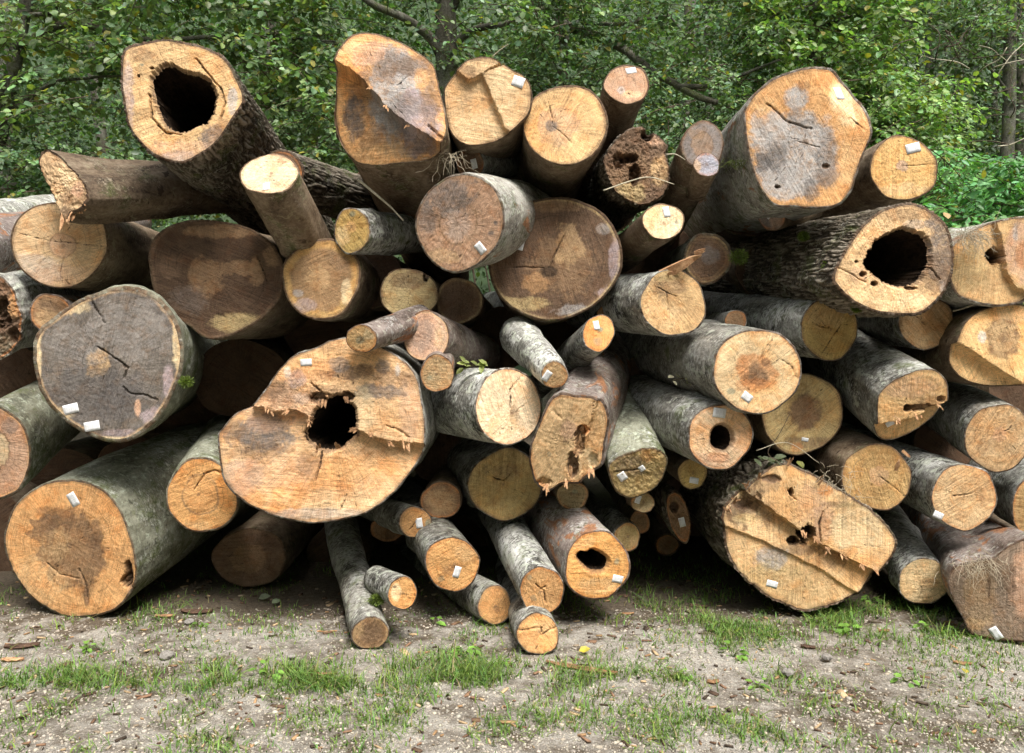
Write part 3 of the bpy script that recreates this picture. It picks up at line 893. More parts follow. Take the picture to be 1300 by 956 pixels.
add_log('L07', 'small brown log end peeping out behind the big grey two-tagged log', 4.02, e=(64,398,27,26), w='brown', bark='pink', heart=(.6,'umber',.4), stains=[(60,405,18,14,'tan',.5)])
add_log('L08', 'big weathered grey log end carrying two white tags', 3.72,
    o=[(42,449),(46,423),(63,407),(86,389),(112,375),(149,364),(183,367),(209,384),(226,410),(233,440),(231,470),(221,497),(208,522),(190,542),(170,557),(154,562),(133,560),(112,552),(95,543),(78,531),(65,517),(55,503),(46,480)],
    w=(.150,.128,.108), heart=(.93,(.150,.130,.110),.7,'dgrey',.06), bark='green', bt=5, rim='tan', pith=(135,468), relief=1.3, lump=.3, to=(180,467,.85), taper=.12,
    stains=[(45,455,8,60,'cream',.85,.3),(90,388,26,12,'cream',.75),(70,525,26,10,'cream',.8,.3),(140,560,70,6,'cream',.85,.3),(124,462,15,20,'tan',.7),(226,430,8,40,'cream',.8),(120,500,70,40,'dgrey',.6),(165,415,55,40,'lgrey',.22),(100,440,40,30,'lgrey',.2),(150,510,40,26,'dgrey',.5),(214,485,7,24,'violet',.9),(192,528,14,12,'violet',.85),(175,517,4,12,'rose',.8),(228,405,6,12,'umber',.5),(160,550,30,5,'violet',.6)],
    steps=[([(118,378),(132,408),(131,412)],.0,0)], cracks=[([(112,374),(122,392),(133,410)],3,.02),([(125,440),(150,458),(163,468),(158,480)],2.5,.025),([(158,492),(165,500),(185,502),(200,508)],2.5,.025)],
    tags=[(90,519,-14),(117,541,-10)])
add_log('L09', 'mossy log at the left edge with a ringed rotten heart', 3.85, e=(-6,578,45,61), to=(62,528,.6), w='rose', bark='green', bt=3, rim='orange',
    heart=(.42,'cream',.7,'umber',.3), pith=(-8,568), stains=[(12,540,14,10,'grey',.5)])
add_log('L10', 'very thick smooth green-barked log on the ground at the left corner', 3.89,
    o=[(5,690),(8,668),(20,640),(47,618),(78,609),(112,612),(140,629),(158,658),(170,695),(174,731),(166,752),(150,772),(132,780),(105,784),(83,783),(55,770),(32,750),(14,722)],
    to=(190,648,.62), w='orange', bark='green', bt=2.5, rim='brown', pith=(88,692), taper=.03, saw=20, heart=(.50,'brown',.72,'umber',.75),
    stains=[(90,690,46,46,'brown',.62,.45),(108,730,14,30,'brown',.6,.3),(110,755,4,16,'umber',.7,.2),(105,654,5,4,'umber',.7),(80,665,30,10,'umber',.35),(45,740,40,30,'fresh',.55),(70,690,20,20,'tan',.6),(118,680,14,20,'umber',.4),(75,650,30,8,'umber',.5,.7),(60,670,10,20,'umber',.35,.7),(125,700,10,26,'umber',.4,.7),(100,715,26,16,'brown',.6,.6)],
    pits=[(163,728,6,20,.035,'umber'),(160,738,7,8,.04,'dark')], cracks=[([(60,715),(75,728),(100,735)],1.6,.01),([(100,722),(110,745),(111,762)],2,.015)], tags=[(93,634,62)])
add_log('L11', 'medium log end tucked between the thick green-barked log and the giant hollow slab', 3.92, e=(257,629,46,48,12), to=(276,588,.6), w='orange', bark='green', bt=2.5, rim='red', pith=(252,628),
    heart=(.5,'orange',.4,'brown',.08), stains=[(245,670,30,10,'fresh',.5)], cracks=[([(247,622),(254,610),(262,600)],2,.015),([(262,600),(272,597),(280,600)],3,.02)])
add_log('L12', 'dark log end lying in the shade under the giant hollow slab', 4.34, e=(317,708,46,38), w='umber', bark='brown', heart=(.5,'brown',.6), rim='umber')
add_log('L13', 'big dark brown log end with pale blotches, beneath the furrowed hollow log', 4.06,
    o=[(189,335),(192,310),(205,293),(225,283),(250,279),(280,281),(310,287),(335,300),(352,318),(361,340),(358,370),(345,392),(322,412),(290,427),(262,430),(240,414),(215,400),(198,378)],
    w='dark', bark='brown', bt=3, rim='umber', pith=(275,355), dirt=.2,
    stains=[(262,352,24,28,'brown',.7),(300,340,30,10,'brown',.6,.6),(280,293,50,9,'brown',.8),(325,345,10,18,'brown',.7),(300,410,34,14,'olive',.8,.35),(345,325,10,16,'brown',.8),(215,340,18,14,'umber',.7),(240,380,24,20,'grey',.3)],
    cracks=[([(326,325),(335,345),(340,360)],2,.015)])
add_log('L14', 'ring-faced log end with brown heart and pale rim beside the dark blotched end', 4.0, e=(408,354,51,51), w='tan', bark='brown', bt=2.5, rim='umber',
    heart=(.78,'brown',.85,None,.14), pith=(404,354), stains=[(404,352,16,16,'tan',.45),(385,388,16,10,'violet',.5),(440,370,8,18,'cream',.7),(372,395,14,8,'violet',.6),(430,330,16,14,'umber',.4),(378,372,7,5,'lgrey',.6)])
add_log('L15', 'short-looking log with bright upturned end leaning down in front of the furrowed bark', 3.74, e=(342,221,37,26,-8), to=(387,308,.42), L=.75, w='pale', bark='brown', bt=1.5, rim='brown',
    nrm=(-0.1,-1,0.75), stains=[(360,200,8,8,'brown',.4)], tags=[(338,237,78,14,9)], taper=.06)
add_log('L16', 'dark rough log lying aslant in the shade behind the bright upturned end', 4.2, e=(352,222,34,32), to=(478,262,.75), L=1.5, w='umber', bark='rough', bt=3, rough=.010)
add_log('L17', 'small log end with green paint spot above the dark gap left of centre', 3.95, e=(447,293,24,29), to=(508,297,.45), L=1.4, w='olive', bark='beech', bt=1.8, rim='brown', pith=(446,288),
    stains=[(446,288,8,9,'orange',.6),(447,272,4,4,'teal',.6),(435,300,10,14,'pale',.4)])
add_log('L18', 'huge log with an angular stepped grey-stained cut, top centre left of the pile', 3.72,
    o=[(423,76),(435,55),(451,43),(477,43),(508,54),(534,69),(551,84),(558,112),(566,146),(567,170),(558,184),(540,191),(503,190),(466,190),(440,183),(422,162),(413,131),(417,105)],
    to=(518,196,.6), w='orange', bark='brown', bt=2, rim='brown', pith=(490,118), taper=.25,
    steps=[([(418,74),(430,80),(444,86),(466,107),(487,131),(513,154),(537,168),(572,192)],.07,.65,2.5)],
    stains=[(505,112,42,58,'lgrey',.95,.45),(530,150,28,36,'violet',.9),(500,80,30,16,'grey',.6),(480,85,26,20,'umber',.5,.8),(545,130,14,30,'umber',.5,.8),(450,120,26,30,'umber',.45,.8),(515,135,24,16,'grey',.6),(525,85,26,14,'umber',.6),(465,68,22,18,'rose',.7),(545,110,10,26,'brown',.5),(440,130,17,26,'dgrey',.75,.7),(458,158,18,10,'brown',.6),(520,176,40,10,'umber',.5),(490,150,30,20,'grey',.35),(440,60,20,10,'fresh',.6),(468,175,50,12,'tan',.4),(535,100,10,14,'orange',.6)],
    cracks=[([(432,60),(434,63)],2,.02),([(505,108),(520,95)],1.5,.01),([(545,160),(560,176)],4,.03)])
add_log('L19', 'pale notched log end with a tag, right of the huge stepped cut', 3.75,
    o=[(563,118),(566,105),(584,84),(597,75),(623,73),(650,88),(668,99),(675,115),(673,141),(660,157),(644,170),(621,180),(594,182),(576,172),(567,152)],
    w='fresh', bark='brown', bt=1.5, rim='umber', pith=(612,124),
    steps=[([(660,180),(640,160),(612,93),(596,102),(580,90)][::-1],.03,.05,2)], stains=[(612,124,14,14,'orange',.4),(592,92,12,10,'brown',.6),(605,160,40,18,'pale',.4),(640,110,20,30,'pale',.5)], tags=[(658,104,20,16,14)])
add_log('L20', 'round reddish-centred log end standing free among the top logs, without tag', 3.8,
    o=[(664,162),(668,140),(680,122),(700,112),(726,108),(748,113),(763,128),(772,150),(771,168),(760,190),(745,203),(722,210),(700,207),(682,196),(670,182)],
    to=(708,206,.6), w='fresh', bark='brown', bt=2, rim='umber', pith=(699,161), heart=(.5,'rose',.5,None,.4),
    stains=[(699,161,8,8,'grey',.7),(725,130,28,16,'orange',.35),(745,140,12,8,'olive',.3),(690,180,20,12,'orange',.4)], cracks=[([(694,118),(699,140),(702,158)],1.6,.01),([(702,160),(725,180)],1.4,.008)])
add_log('L21', 'smallish tagged log end poking up highest just right of centre', 4.0, e=(796,107,29,25,-6), to=(773,172,.5), w='rose', bark='brown', bt=1.6, rim='brown', pith=(789,114),
    nrm=(0.1,-1,0.35), stains=[(789,115,5,5,'lgrey',.6),(778,98,10,8,'brown',.4),(805,120,16,6,'pale',.4)], tags=[(801,90,-12,14,9)])
add_log('L22', 'rotten crumbling brown log end with a cavity, below the highest small tagged end', 3.98,
    o=[(766,208),(772,190),(781,178),(796,165),(812,160),(833,170),(847,183),(846,195),(851,217),(849,235),(841,250),(817,261),(796,254),(778,240)],
    w='umber', bark='rough', bt=2, lump=.8, relief=3.5, dirt=.4, pith=(808,212), rim='umber', L=1.6,
    stains=[(800,220,30,30,'brown',.5),(838,218,12,22,'tan',.8,.4),(835,178,14,8,'rose',.7),(800,245,20,14,'olive',.7)], pits=[(821,172,8,8,.07,'black'),(800,200,12,7,.05,'dark'),(806,222,7,14,.05,'dark'),(786,205,8,12,.04,'umber')])
add_log('L23', 'weathered grey knobby log end leaning beside the biggest top right log', 3.88, e=(892,184,28,30,15), to=(862,246,.5), w='grey', bark='brown', bt=2, lump=.5, rim='umber', L=1.3, heart=(.5,'brown',.5,'umber',.2),
    stains=[(885,170,14,8,'brown',.5)])
add_log('L23', None, 3.84, e=(897,209,17,15,10), to=(885,238,.25), L=.3, w='lgrey', bark='brown', bt=1, root=LOGS['L23'], stains=[(885,212,5,8,'tan',.6)])
add_log('L24', 'biggest log at the top right with grey fungus stain and a fresh chamfer', 3.68,
    o=[(944,150),(947,132),(965,112),(985,97),(1005,90),(1025,85),(1050,82),(1063,83),(1078,100),(1093,120),(1104,135),(1108,155),(1106,175),(1095,200),(1088,222),(1080,245),(1062,262),(1030,265),(1005,263),(985,262),(970,248),(958,225),(949,190)],
    w='orange', bark='white', bt=3, rim='umber', pith=(1022,180), steps=[([(1022,78),(1029,87),(1045,115),(1070,140),(1104,168)][::-1],.0,.55,1)],
    stains=[(1010,126,16,17,'lgrey',.95,.35),(1008,192,58,54,'lgrey',.95,.35),(1000,232,40,22,'lgrey',.9),(975,165,24,26,'lgrey',.7),(985,200,14,20,'dgrey',.6),(1012,150,12,16,'dgrey',.3),(968,205,12,12,'dgrey',.7),(1050,200,14,40,'dgrey',.45),(1030,240,12,16,'dgrey',.6),(1050,225,18,14,'grey',.6),(1080,125,26,34,'pale',.85,.3),(965,130,18,14,'fresh',.5),(1020,110,10,8,'umber',.4),(1092,140,6,30,'red',.5),(1080,215,14,30,'fresh',.5)],
    cracks=[([(974,132),(985,140),(1000,155),(1030,163)],2.6,.02),([(1030,163),(1032,155)],1.6,.01),([(1012,180),(1040,187)],1.4,.008),([(1080,150),(1098,164)],2,.01)], pits=[(1048,211,5,3.5,.015,'umber'),(987,237,3.5,2.2,.02,'dark'),(958,232,3,3,.03,'dgrey')], tags=[(1068,116,84)])
add_log('L25', 'clean round tagged log end at far right on the top of the pile', 4.0, e=(1147,214,44,41), w='fresh', bark='brown', bt=1.8, rim='umber', pith=(1146,210), heart=(.18,'violet',.5,None,.4),
    stains=[(1146,240,30,10,'pale',.4)], tags=[(1159,188,-14)], cracks=[([(1150,210),(1190,209)],1.2,.005)])
add_log('L26', 'thick hollow log with rough mossy bark pointing at the camera, upper right', 3.64,
    o=[(1056,355),(1062,336),(1080,305),(1098,282),(1122,265),(1153,257),(1179,265),(1200,284),(1209,308),(1211,337),(1203,365),(1187,386),(1169,399),(1143,401),(1111,397),(1082,384),(1064,368)],
    hole=[(1101,334),(1106,318),(1119,303),(1143,291),(1163,297),(1174,305),(1182,324),(1176,345),(1158,362),(1135,362),(1116,352),(1106,342)],
    to=(1005,350,.85), L=2.6, w='fresh', bark='rough', bt=4, rim='umber', rough=.010, taper=.2,
    stains=[(1195,315,20,50,'grey',.75),(1185,345,26,26,'umber',.6),(1150,272,40,8,'brown',.5),(1110,300,12,14,'orange',.5),(1125,380,50,14,'pale',.5),(1090,350,12,10,'rose',.4),(1200,370,8,14,'lgrey',.7),(1160,285,18,6,'lgrey',.4)],
    pits=[(1087,332,2.5,2,.03,'black'),(1096,348,5,4,.03,'umber'),(1110,360,5,4,.03,'dark'),(1157,366,8,2.5,.02,'dark')], cracks=[([(1062,339),(1080,348),(1098,358)],1.8,.012),([(1182,340),(1194,355)],2,.02)])
add_log('L27', 'log end with a small round hole and orange lobe at the right edge', 3.74,
    o=[(1208,318),(1222,302),(1240,290),(1262,281),(1285,276),(1310,276),(1328,300),(1328,350),(1308,380),(1284,388),(1262,388),(1240,384),(1218,374),(1208,350)],
    w='tan', bark='white', bt=3, rim='umber', pith=(1262,330), steps=[([(1262,270),(1275,315),(1278,345),(1290,365),(1330,375)],.03,-.02,2)],
    stains=[(1300,320,26,46,'rose',.8,.4),(1235,340,26,34,'olive',.5),(1298,325,10,20,'red',.5),(1289,296,4,12,'lgrey',.7),(1285,355,10,8,'orange',.6),(1232,295,20,10,'umber',.6)], pits=[(1266,324,11,11,.09,'black')])
add_log('L28', 'notched log end with a dark ringed heart, right edge under the small-holed end', 3.80,
    o=[(1213,440),(1222,415),(1238,398),(1262,389),(1290,386),(1320,395),(1332,430),(1325,465),(1305,487),(1280,491),(1250,489),(1228,480),(1213,462)],
    w='fresh', bark='brown', bt=1.5, rim='umber', pith=(1274,430), steps=[([(1316,500),(1293,484),(1216,434),(1190,417)][::-1],.05,.05,1.5)],
    stains=[(1273,428,24,27,'umber',.75,.4),(1274,428,19,22,'tan',.95,.4),(1275,428,8,9,'brown',.5),(1247,428,6,9,'white',.7),(1290,400,30,10,'pale',.5)])
add_log('L29', 'plain round log end half hidden under the rough hollow log at right', 3.95, e=(1176,410,35,34), to=(1108,408,.6), w='tan', bark='beech', bt=1.5, rim='brown', cracks=[([(1160,400),(1175,412)],1.4,.008)])
add_log('L30', 'smooth-barked log end with a long diagonal scratch, below the rough hollow log', 3.88, e=(1053,417,37,40), to=(958,408,.6), w='olive', bark='beech', bt=1.5, rim='brown', saw=25,
    cracks=[([(1033,410),(1042,414),(1056,416)],2,.01),([(1068,411),(1042,452)],1.3,.006)], stains=[(1048,400,26,18,'tan',.4)])
add_log('L31', 'grey log with a stepped end and crumbly rot pocket, right of centre', 3.74,
    o=[(1115,503),(1128,488),(1141,479),(1167,469),(1188,470),(1201,483),(1204,497),(1201,521),(1183,542),(1157,558),(1136,565),(1120,559),(1114,537)],
    to=(1082,458,.62), w='fresh', bark='beech', bt=1.5, rim='brown', pith=(1158,518), steps=[([(1225,500),(1204,510),(1160,530),(1118,538),(1100,541)][::-1],.045,.12,2)],
    stains=[(1155,490,40,16,'rose',.45),(1185,510,18,8,'brown',.5)], pits=[(1153,519,6,5,.05,'dark'),(1172,518,18,6,.03,'brown'),(1195,507,6,5,.02,'brown')], tags=[(1134,541,-40,11,9)])
add_log('L32', 'clean log end with fine rings at the right edge, above two smaller ends', 3.84, e=(1267,556,42,44), to=(1206,520,.6), w='fresh', bark='beech', bt=1.6, rim='brown', pith=(1270,550), heart=(.22,'rose',.45,None,.4), stains=[(1260,585,30,10,'tan',.5)])
add_log('L33', 'greyish-tan round log end with a torn sliver, just above the split stump', 3.86, e=(1113,606,44,43), to=(1045,572,.6), w='tan', bark='brown', bt=1.6, rim='brown', pith=(1116,603), heart=(.3,'rose',.4,None,.3), cracks=[([(1118,605),(1152,632)],1.3,.006)])
splinters('L33', [(1140,596,3.82,.1,-1.0),(1148,578,3.82,.9,.9)], 2, .06, .008, 5, 'splinter', .1)
add_log('L34', 'pale log end with flat corners and one tag at its lower left rim', 3.80,
    o=[(1182,634),(1187,612),(1200,595),(1222,589),(1251,597),(1260,610),(1266,634),(1258,655),(1240,670),(1225,675),(1205,668),(1190,655)],
    to=(1150,603,.6), w='fresh', bark='lichen', bt=1.6, rim='red', pith=(1224,630), heart=(.4,'fresh',.3,'orange',.1), stains=[(1247,633,4,4,'brown',.6)], cracks=[([(1211,630),(1233,627)],1.8,.01)], tags=[(1191,654,25,13,9)])
add_log('L35', 'grey barked log cut off by the right edge, under the fine-ringed end', 3.82, e=(1330,648,46,50), to=(1285,618,.5), w='tan', bark='beech')
add_log('L36', 'broad brown log butt with dry roots on top, lower right corner', 3.58,
    o=[(1204,738),(1213,720),(1238,712),(1262,706),(1285,690),(1312,684),(1335,720),(1335,780),(1312,812),(1280,815),(1250,811),(1233,806),(1222,785),(1210,762)],
    to=(1233,708,.6), w=(.30,.215,.14), bark='pink', bt=3, rim='umber', pith=(1258,765), steps=[([(1262,690),(1278,730),(1290,770),(1320,800)],.0,.10,3)], relief=.9, saw=0,
    stains=[(1305,740,24,50,'rose',.75,.4),(1245,760,24,40,'tan',.35),(1283,735,8,26,'umber',.6),(1256,745,3,14,'dark',.7),(1250,720,20,8,'umber',.6),(1235,795,14,10,'tan',.5)], tags=[(1265,805,55,17,11)])
add_log('L37', 'giant split stump end with a dark core hole, on the ground at lower right', 3.84,
    o=[(918,655),(926,640),(940,625),(955,611),(976,593),(997,587),(1023,598),(1062,619),(1091,637),(1115,655),(1137,680),(1135,704),(1120,725),(1095,756),(1066,772),(1031,781),(1006,775),(974,759),(946,736),(928,708),(920,672)],
    w='fresh', bark='rough', bt=3, rim='umber', pith=(1025,684), lump=.6, relief=1.1, rough=.008,
    steps=[([(880,652),(921,668),(975,690),(1040,722),(1095,757),(1130,780)],.015,.18,2),([(1010,668),(1045,692),(1075,708),(1122,728),(1150,738)],.055,-.15,3)],
    stains=[(945,640,26,24,'cream',.7,.8),(938,655,14,16,'dark',.7,.9),(960,630,12,12,'dark',.7,.9),(975,650,12,20,'umber',.6,.9),(1015,700,26,8,'umber',.6,.8),(1100,690,20,12,'orange',.4),(1030,640,16,30,'rose',.5,.8),(955,645,14,10,'umber',.7,.9),(975,615,14,12,'umber',.5,.9),(1000,640,36,26,'orange',.45),(1045,660,14,30,'rose',.5),(1090,670,40,30,'cream',.6),(985,712,22,16,'lgrey',.75,.5),(980,745,60,30,'olive',.5),(1020,755,50,24,'tan',.5),(1060,712,20,14,'brown',.55),(1048,623,10,7,'red',.55),(1060,640,20,4,'umber',.5),(950,660,16,6,'olive',.6),(1090,640,26,5,'olive',.5,.8)],
    pits=[(946,642,16,9,.012,'umber'),(962,640,8,16,.010,'brown'),(980,608,14,6,.012,'umber'),(1026,680,9,18,.10,'black'),(1012,690,9,7,.06,'dark'),(1005,624,3,6,.04,'dark')], cracks=[([(1000,622),(1004,630),(1010,634)],2,.02),([(1045,650),(1040,665),(1042,690)],2.2,.02)], tags=[(985,746,15,15,9)])
add_log('L38', 'clean pale end of a slim grey log just right of the split stump', 3.94, e=(1173,738,33,30), to=(1124,668,.7), w='pale', bark='lichen', bt=1.5, rim='tan', pith=(1176,738), stains=[(1180,740,14,6,'orange',.45)], saw=90)
add_log('L39', 'small hollow log end with a round hole and one tag, right of centre', 3.72, e=(914,554,42,42), to=(838,522,.6), w='fresh', bark='beech', bt=2, rim='red', pith=(916,555),
    hole=[(904,556),(907,546),(914,541),(923,543),(929,550),(929,562),(924,571),(914,571),(906,566)], stains=[(910,580,14,7,'red',.6),(900,585,30,10,'rose',.5),(940,555,14,24,'rose',.3)], tags=[(913,524,8)])
add_log('L40', 'bright orange-cored log end with a tag, centre right', 3.66, e=(961,471,56,55), to=(884,452,.6), w='pale', bark='beech', bt=2.2, rim='red', pith=(961,474), wob=.02,
    heart=(.44,'red',.55,None,.5), stains=[(961,475,17,17,'umber',.7,.5),(972,460,7,8,'umber',.7),(955,488,26,8,'red',.45,.6),(945,470,7,20,'red',.4),(928,497,5,4,'teal',.6),(985,435,16,4,'orange',.5)],
    cracks=[([(993,457),(1006,466),(1013,480)],1.8,.012),([(975,450),(978,435),(984,425)],1.6,.008)], tags=[(948,504,35,15,11)])
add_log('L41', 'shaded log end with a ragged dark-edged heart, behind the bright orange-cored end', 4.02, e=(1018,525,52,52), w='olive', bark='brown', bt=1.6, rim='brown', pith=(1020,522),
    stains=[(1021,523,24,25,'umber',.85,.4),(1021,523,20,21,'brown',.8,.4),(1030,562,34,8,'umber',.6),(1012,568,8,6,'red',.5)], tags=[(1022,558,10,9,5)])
add_log('L42', 'small tagged log end hanging under the round-holed log', 3.96, e=(879,601,19,20), w='olive', bark='brown', rim='brown', tags=[(881,610,10,12,8)], bt=1)
add_log('L43', 'narrow rotten stub with a tag in the dark gap beside the split stump', 4.2, e=(862,656,14,34,-14), w='brown', bark='rough', lump=1, relief=4, L=1.0, tags=[(866,663,75,13,8)], dirt=.4, rough=.005, pits=[(856,645,6,8,.04,'umber')])
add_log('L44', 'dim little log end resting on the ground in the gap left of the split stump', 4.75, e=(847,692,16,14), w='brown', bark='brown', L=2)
add_log('L45', 'clean log end with a torn splinter sticking up from its top, centre right', 3.80, e=(855,385,42,42), to=(798,388,.5), w='fresh', bark='lichen', bt=1.6, rim='tan', pith=(847,372), stains=[(850,362,22,16,'umber',.5,.8),(845,350,20,8,'olive',.6),(840,400,30,20,'pale',.3)],
    cracks=[([(835,365),(848,372),(858,376)],1.6,.01),([(846,372),(848,398)],1.2,.006)])
splinters('L45', [(856,342,3.79,1.0,-.48)], 1, .13, .022, 9, 'splinter', .02)
splinters('L45', [(876,330,3.77,1.0,-.3),(888,322,3.76,1.0,-.5),(848,346,3.78,1.0,-.3)], 5, .035, .007, 10, 'splinter', .3)
add_log('L46', 'small bright oval log end with a tag above the splintered one', 3.84, e=(842,281,27,23,-8), to=(797,316,.5), w='pale', bark='brown', bt=1.4, rim='tan', tags=[(846,269,80,14,9)], stains=[(859,282,3,3,'teal',.5)])
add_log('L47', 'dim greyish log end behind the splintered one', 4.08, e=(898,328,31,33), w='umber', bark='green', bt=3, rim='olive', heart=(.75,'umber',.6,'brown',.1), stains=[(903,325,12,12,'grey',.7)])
add_log('L48', 'small grey log end with a tag under the biggest top right log', 4.04, e=(980,272,18,21), w='grey', bark='brown', stains=[(985,280,10,10,'rose',.4)], tags=[(976,273,-45,9,8)], bt=1, L=1.5, to=(1010,268,.4))
add_log('L49', 'big dark brown disc of a log end in the middle of the pile', 4.0, e=(704,328,85,79,-8), w='umber', bark='brown', bt=3, rim='olive', pith=(700,337), wob=.015, L=3.2,
    heart=(.92,'dark',.6,None,.06), stains=[(712,335,44,40,'brown',.55,.7),(680,360,20,14,'orange',.3),(725,310,18,26,'tan',.4,.8),(780,335,8,34,'violet',.8,.4),(740,395,40,9,'lgrey',.6,.7),(660,385,40,9,'olive',.7),(770,375,14,14,'violet',.75),(765,290,9,8,'lgrey',.5),(700,260,40,10,'brown',.6),(696,345,12,8,'black',.7,.3),(710,328,8,8,'tan',.6,.3)],
    cracks=[([(716,300),(704,325),(700,340)],2,.02),([(655,340),(690,340)],1.6,.012)], tags=[(661,312,-75,12,8)])
add_log('L50', 'upturned pinkish log end with grey grime and a white-lichened side, centre', 3.62,
    o=[(527,280),(535,255),(552,235),(575,222),(600,221),(622,232),(636,252),(641,278),(635,305),(620,325),(600,340),(576,347),(555,338),(540,322),(529,300)],
    to=(634,278,.5), L=1.3, w='rose', bark='white', bt=2.5, rim='brown', pith=(580,285), saw=35, heart=(.42,'rose',.5,'brown',.12),
    stains=[(560,245,36,26,'grey',.75,.8),(540,275,14,24,'grey',.6),(580,285,18,22,'lgrey',.35),(560,325,24,10,'fresh',.4),(629,283,3,3,'dgrey',.7),(624,296,4,3,'dgrey',.7)], tags=[(610,315,52,16,11)])
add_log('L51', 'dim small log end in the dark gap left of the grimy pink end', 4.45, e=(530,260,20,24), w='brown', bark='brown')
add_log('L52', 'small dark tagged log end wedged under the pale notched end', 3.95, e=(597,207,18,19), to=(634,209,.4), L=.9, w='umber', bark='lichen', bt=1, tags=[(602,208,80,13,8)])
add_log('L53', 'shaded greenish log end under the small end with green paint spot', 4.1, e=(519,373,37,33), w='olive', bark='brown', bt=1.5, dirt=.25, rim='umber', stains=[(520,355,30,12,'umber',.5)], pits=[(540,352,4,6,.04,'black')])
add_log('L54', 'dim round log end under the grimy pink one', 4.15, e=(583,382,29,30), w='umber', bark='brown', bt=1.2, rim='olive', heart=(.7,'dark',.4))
add_log('L55', 'little chipped log lying on the top edge of the giant hollow slab', 3.50, e=(459,430,20,18,20), to=(500,416,.2), L=.42, w='tan', bark='pink', bt=1.2, lump=.5, stains=[(457,431,6,5,'teal',.5),(470,422,10,8,'cream',.6)], taper=.02)
add_log('L56', 'grimy log end with a forked stub left of the dark centre gap', 3.70, e=(541,427,29,33,10), to=(574,438,.35), L=.9, w='rose', bark='pink', bt=1.6, rim='tan', stains=[(535,425,16,22,'grey',.45),(558,430,8,18,'cream',.4)])
add_log('L56', None, 3.64, e=(555,474,21,25,5), to=(561,452,.3), L=.34, w='tan', bark='pink', bt=1.2, root=LOGS['L56'], stains=[(550,478,8,8,'cream',.4),(545,480,4,4,'teal',.4)])
add_log('L57', 'bright clean log end with a cracked core in the very centre of the pile', 3.74, e=(645,516,42,50), to=(566,507,.6), w='pale', bark='lichen', bt=2, rim='red', pith=(650,525), wob=.015, stains=[(652,526,7,10,'brown',.6,.8),(640,540,20,20,'pale',.5)], cracks=[([(648,518),(648,495),(660,480),(670,472)],1.6,.01)])
add_log('L58', 'thin lichened log with a tag slanting down above the ragged reddish end', 3.68, e=(704,476,17,18), to=(664,432,.40), L=.5, taper=-.5, w='tan', bark='lichen', bt=1.2, tags=[(694,477,-60,15,10)], lump=.4)
add_log('L59', 'ragged reddish log end with a crumbling rot streak, lower centre', 3.70,
    o=[(692,520),(699,507),(712,499),(729,501),(755,504),(768,517),(772,540),(767,566),(763,593),(750,603),(737,613),(713,615),(697,623),(682,617),(674,598),(672,572),(679,551)],
    to=(744,512,.5), L=1.6, w='fresh', bark='pink', bt=3, rim='red', lump=.5, relief=1.3, pith=(718,560), stains=[(722,546,12,16,'rose',.7),(750,550,12,40,'orange',.4),(695,580,16,26,'fresh',.4),(697,577,4,4,'teal',.5),(745,585,10,14,'cream',.6)],
    pits=[(736,558,7,20,.03,'brown'),(726,592,9,18,.03,'umber'),(741,545,8,8,.02,'red'),(752,588,7,12,.015,'cream'),(690,612,10,6,.02,'tan')], steps=[([(762,495),(748,540),(738,575),(735,630)][::-1],.03,.10,3)], cracks=[([(700,522),(712,530)],1.6,.01),([(754,506),(750,540)],1.4,.01)])
splinters('L59', [(694,618,3.69,.1,1),(720,612,3.69,.1,1),(748,600,3.69,.3,1),(738,545,3.70,-.3,-1),(730,575,3.70,.1,-1),(724,600,3.70,0,-1),(735,560,3.70,.2,-1)], 20, .035, .005, 12, 'splinter', .35)
add_log('L60', 'dirty grey log end with two tags and greenish bark, lower centre right', 3.86,
    o=[(772,590),(791,577),(823,568),(841,574),(848,587),(838,613),(823,626),(802,633),(784,626),(774,608)], to=(778,518,.6), w='olive', bark='green', bt=2, rim='brown', dirt=.5, relief=2.5, lump=.4,
    stains=[(820,580,8,10,'orange',.6),(800,590,20,14,'grey',.4)], cracks=[([(780,600),(810,597)],2,.02)], tags=[(790,605,55,13,11),(815,595,50,8,8)])
add_log('L61', 'tiny tagged log end under the dirty grey two-tagged end', 3.98, e=(816,638,15,13), w='olive', bark='brown', bt=.8, tags=[(810,634,-70,11,7)])
add_log('L62', 'small orange tagged log end slanting up from the dark centre gap', 3.82, e=(760,423,20,24,10), to=(722,456,.5), w='orange', bark='beech', bt=1.2, rim='red', stains=[(762,418,4,3,'teal',.7),(759,433,6,6,'teal',.4)], tags=[(757,413,82,12,8)], L=1.5)
add_log('L63', 'broad olive-shaded log end right below the bright cracked-core end', 4.08,
    o=[(593,616),(598,598),(612,583),(645,567),(672,580),(687,602),(686,630),(670,650),(640,662),(612,650),(598,635)], to=(606,592,.6), w='olive', bark='beech', bt=1.6, rim='brown', stains=[(640,600,24,14,'umber',.4,.8)], cracks=[([(620,603),(640,610),(650,600)],1.6,.01)])
add_log('L64', 'small dim log end between the giant slab and the olive-shaded end', 4.12, e=(560,635,26,24), w='brown', bark='brown', bt=1.2, stains=[(560,635,20,16,'tan',.5)])
add_log('L65', 'little log end directly beneath the ragged reddish one', 4.05, e=(727,629,21,18), w='olive', bark='brown', bt=1, stains=[(730,624,4,3,'teal',.5)])
add_log('L66', 'low hollow log end with a ragged hole and a tag, bottom centre right', 3.74, e=(758,718,42,44), to=(704,656,.7), w='orange', bark='pink', bt=2.2, rim='red', pith=(753,712),
    hole=[(734,708),(738,701),(746,702),(752,699),(762,703),(771,710),(770,720),(763,725),(752,724),(744,720)], stains=[(760,745,30,12,'fresh',.5),(783,713,4,5,'teal',.6),(740,690,20,10,'fresh',.4)], tags=[(784,735,15,15,10)])
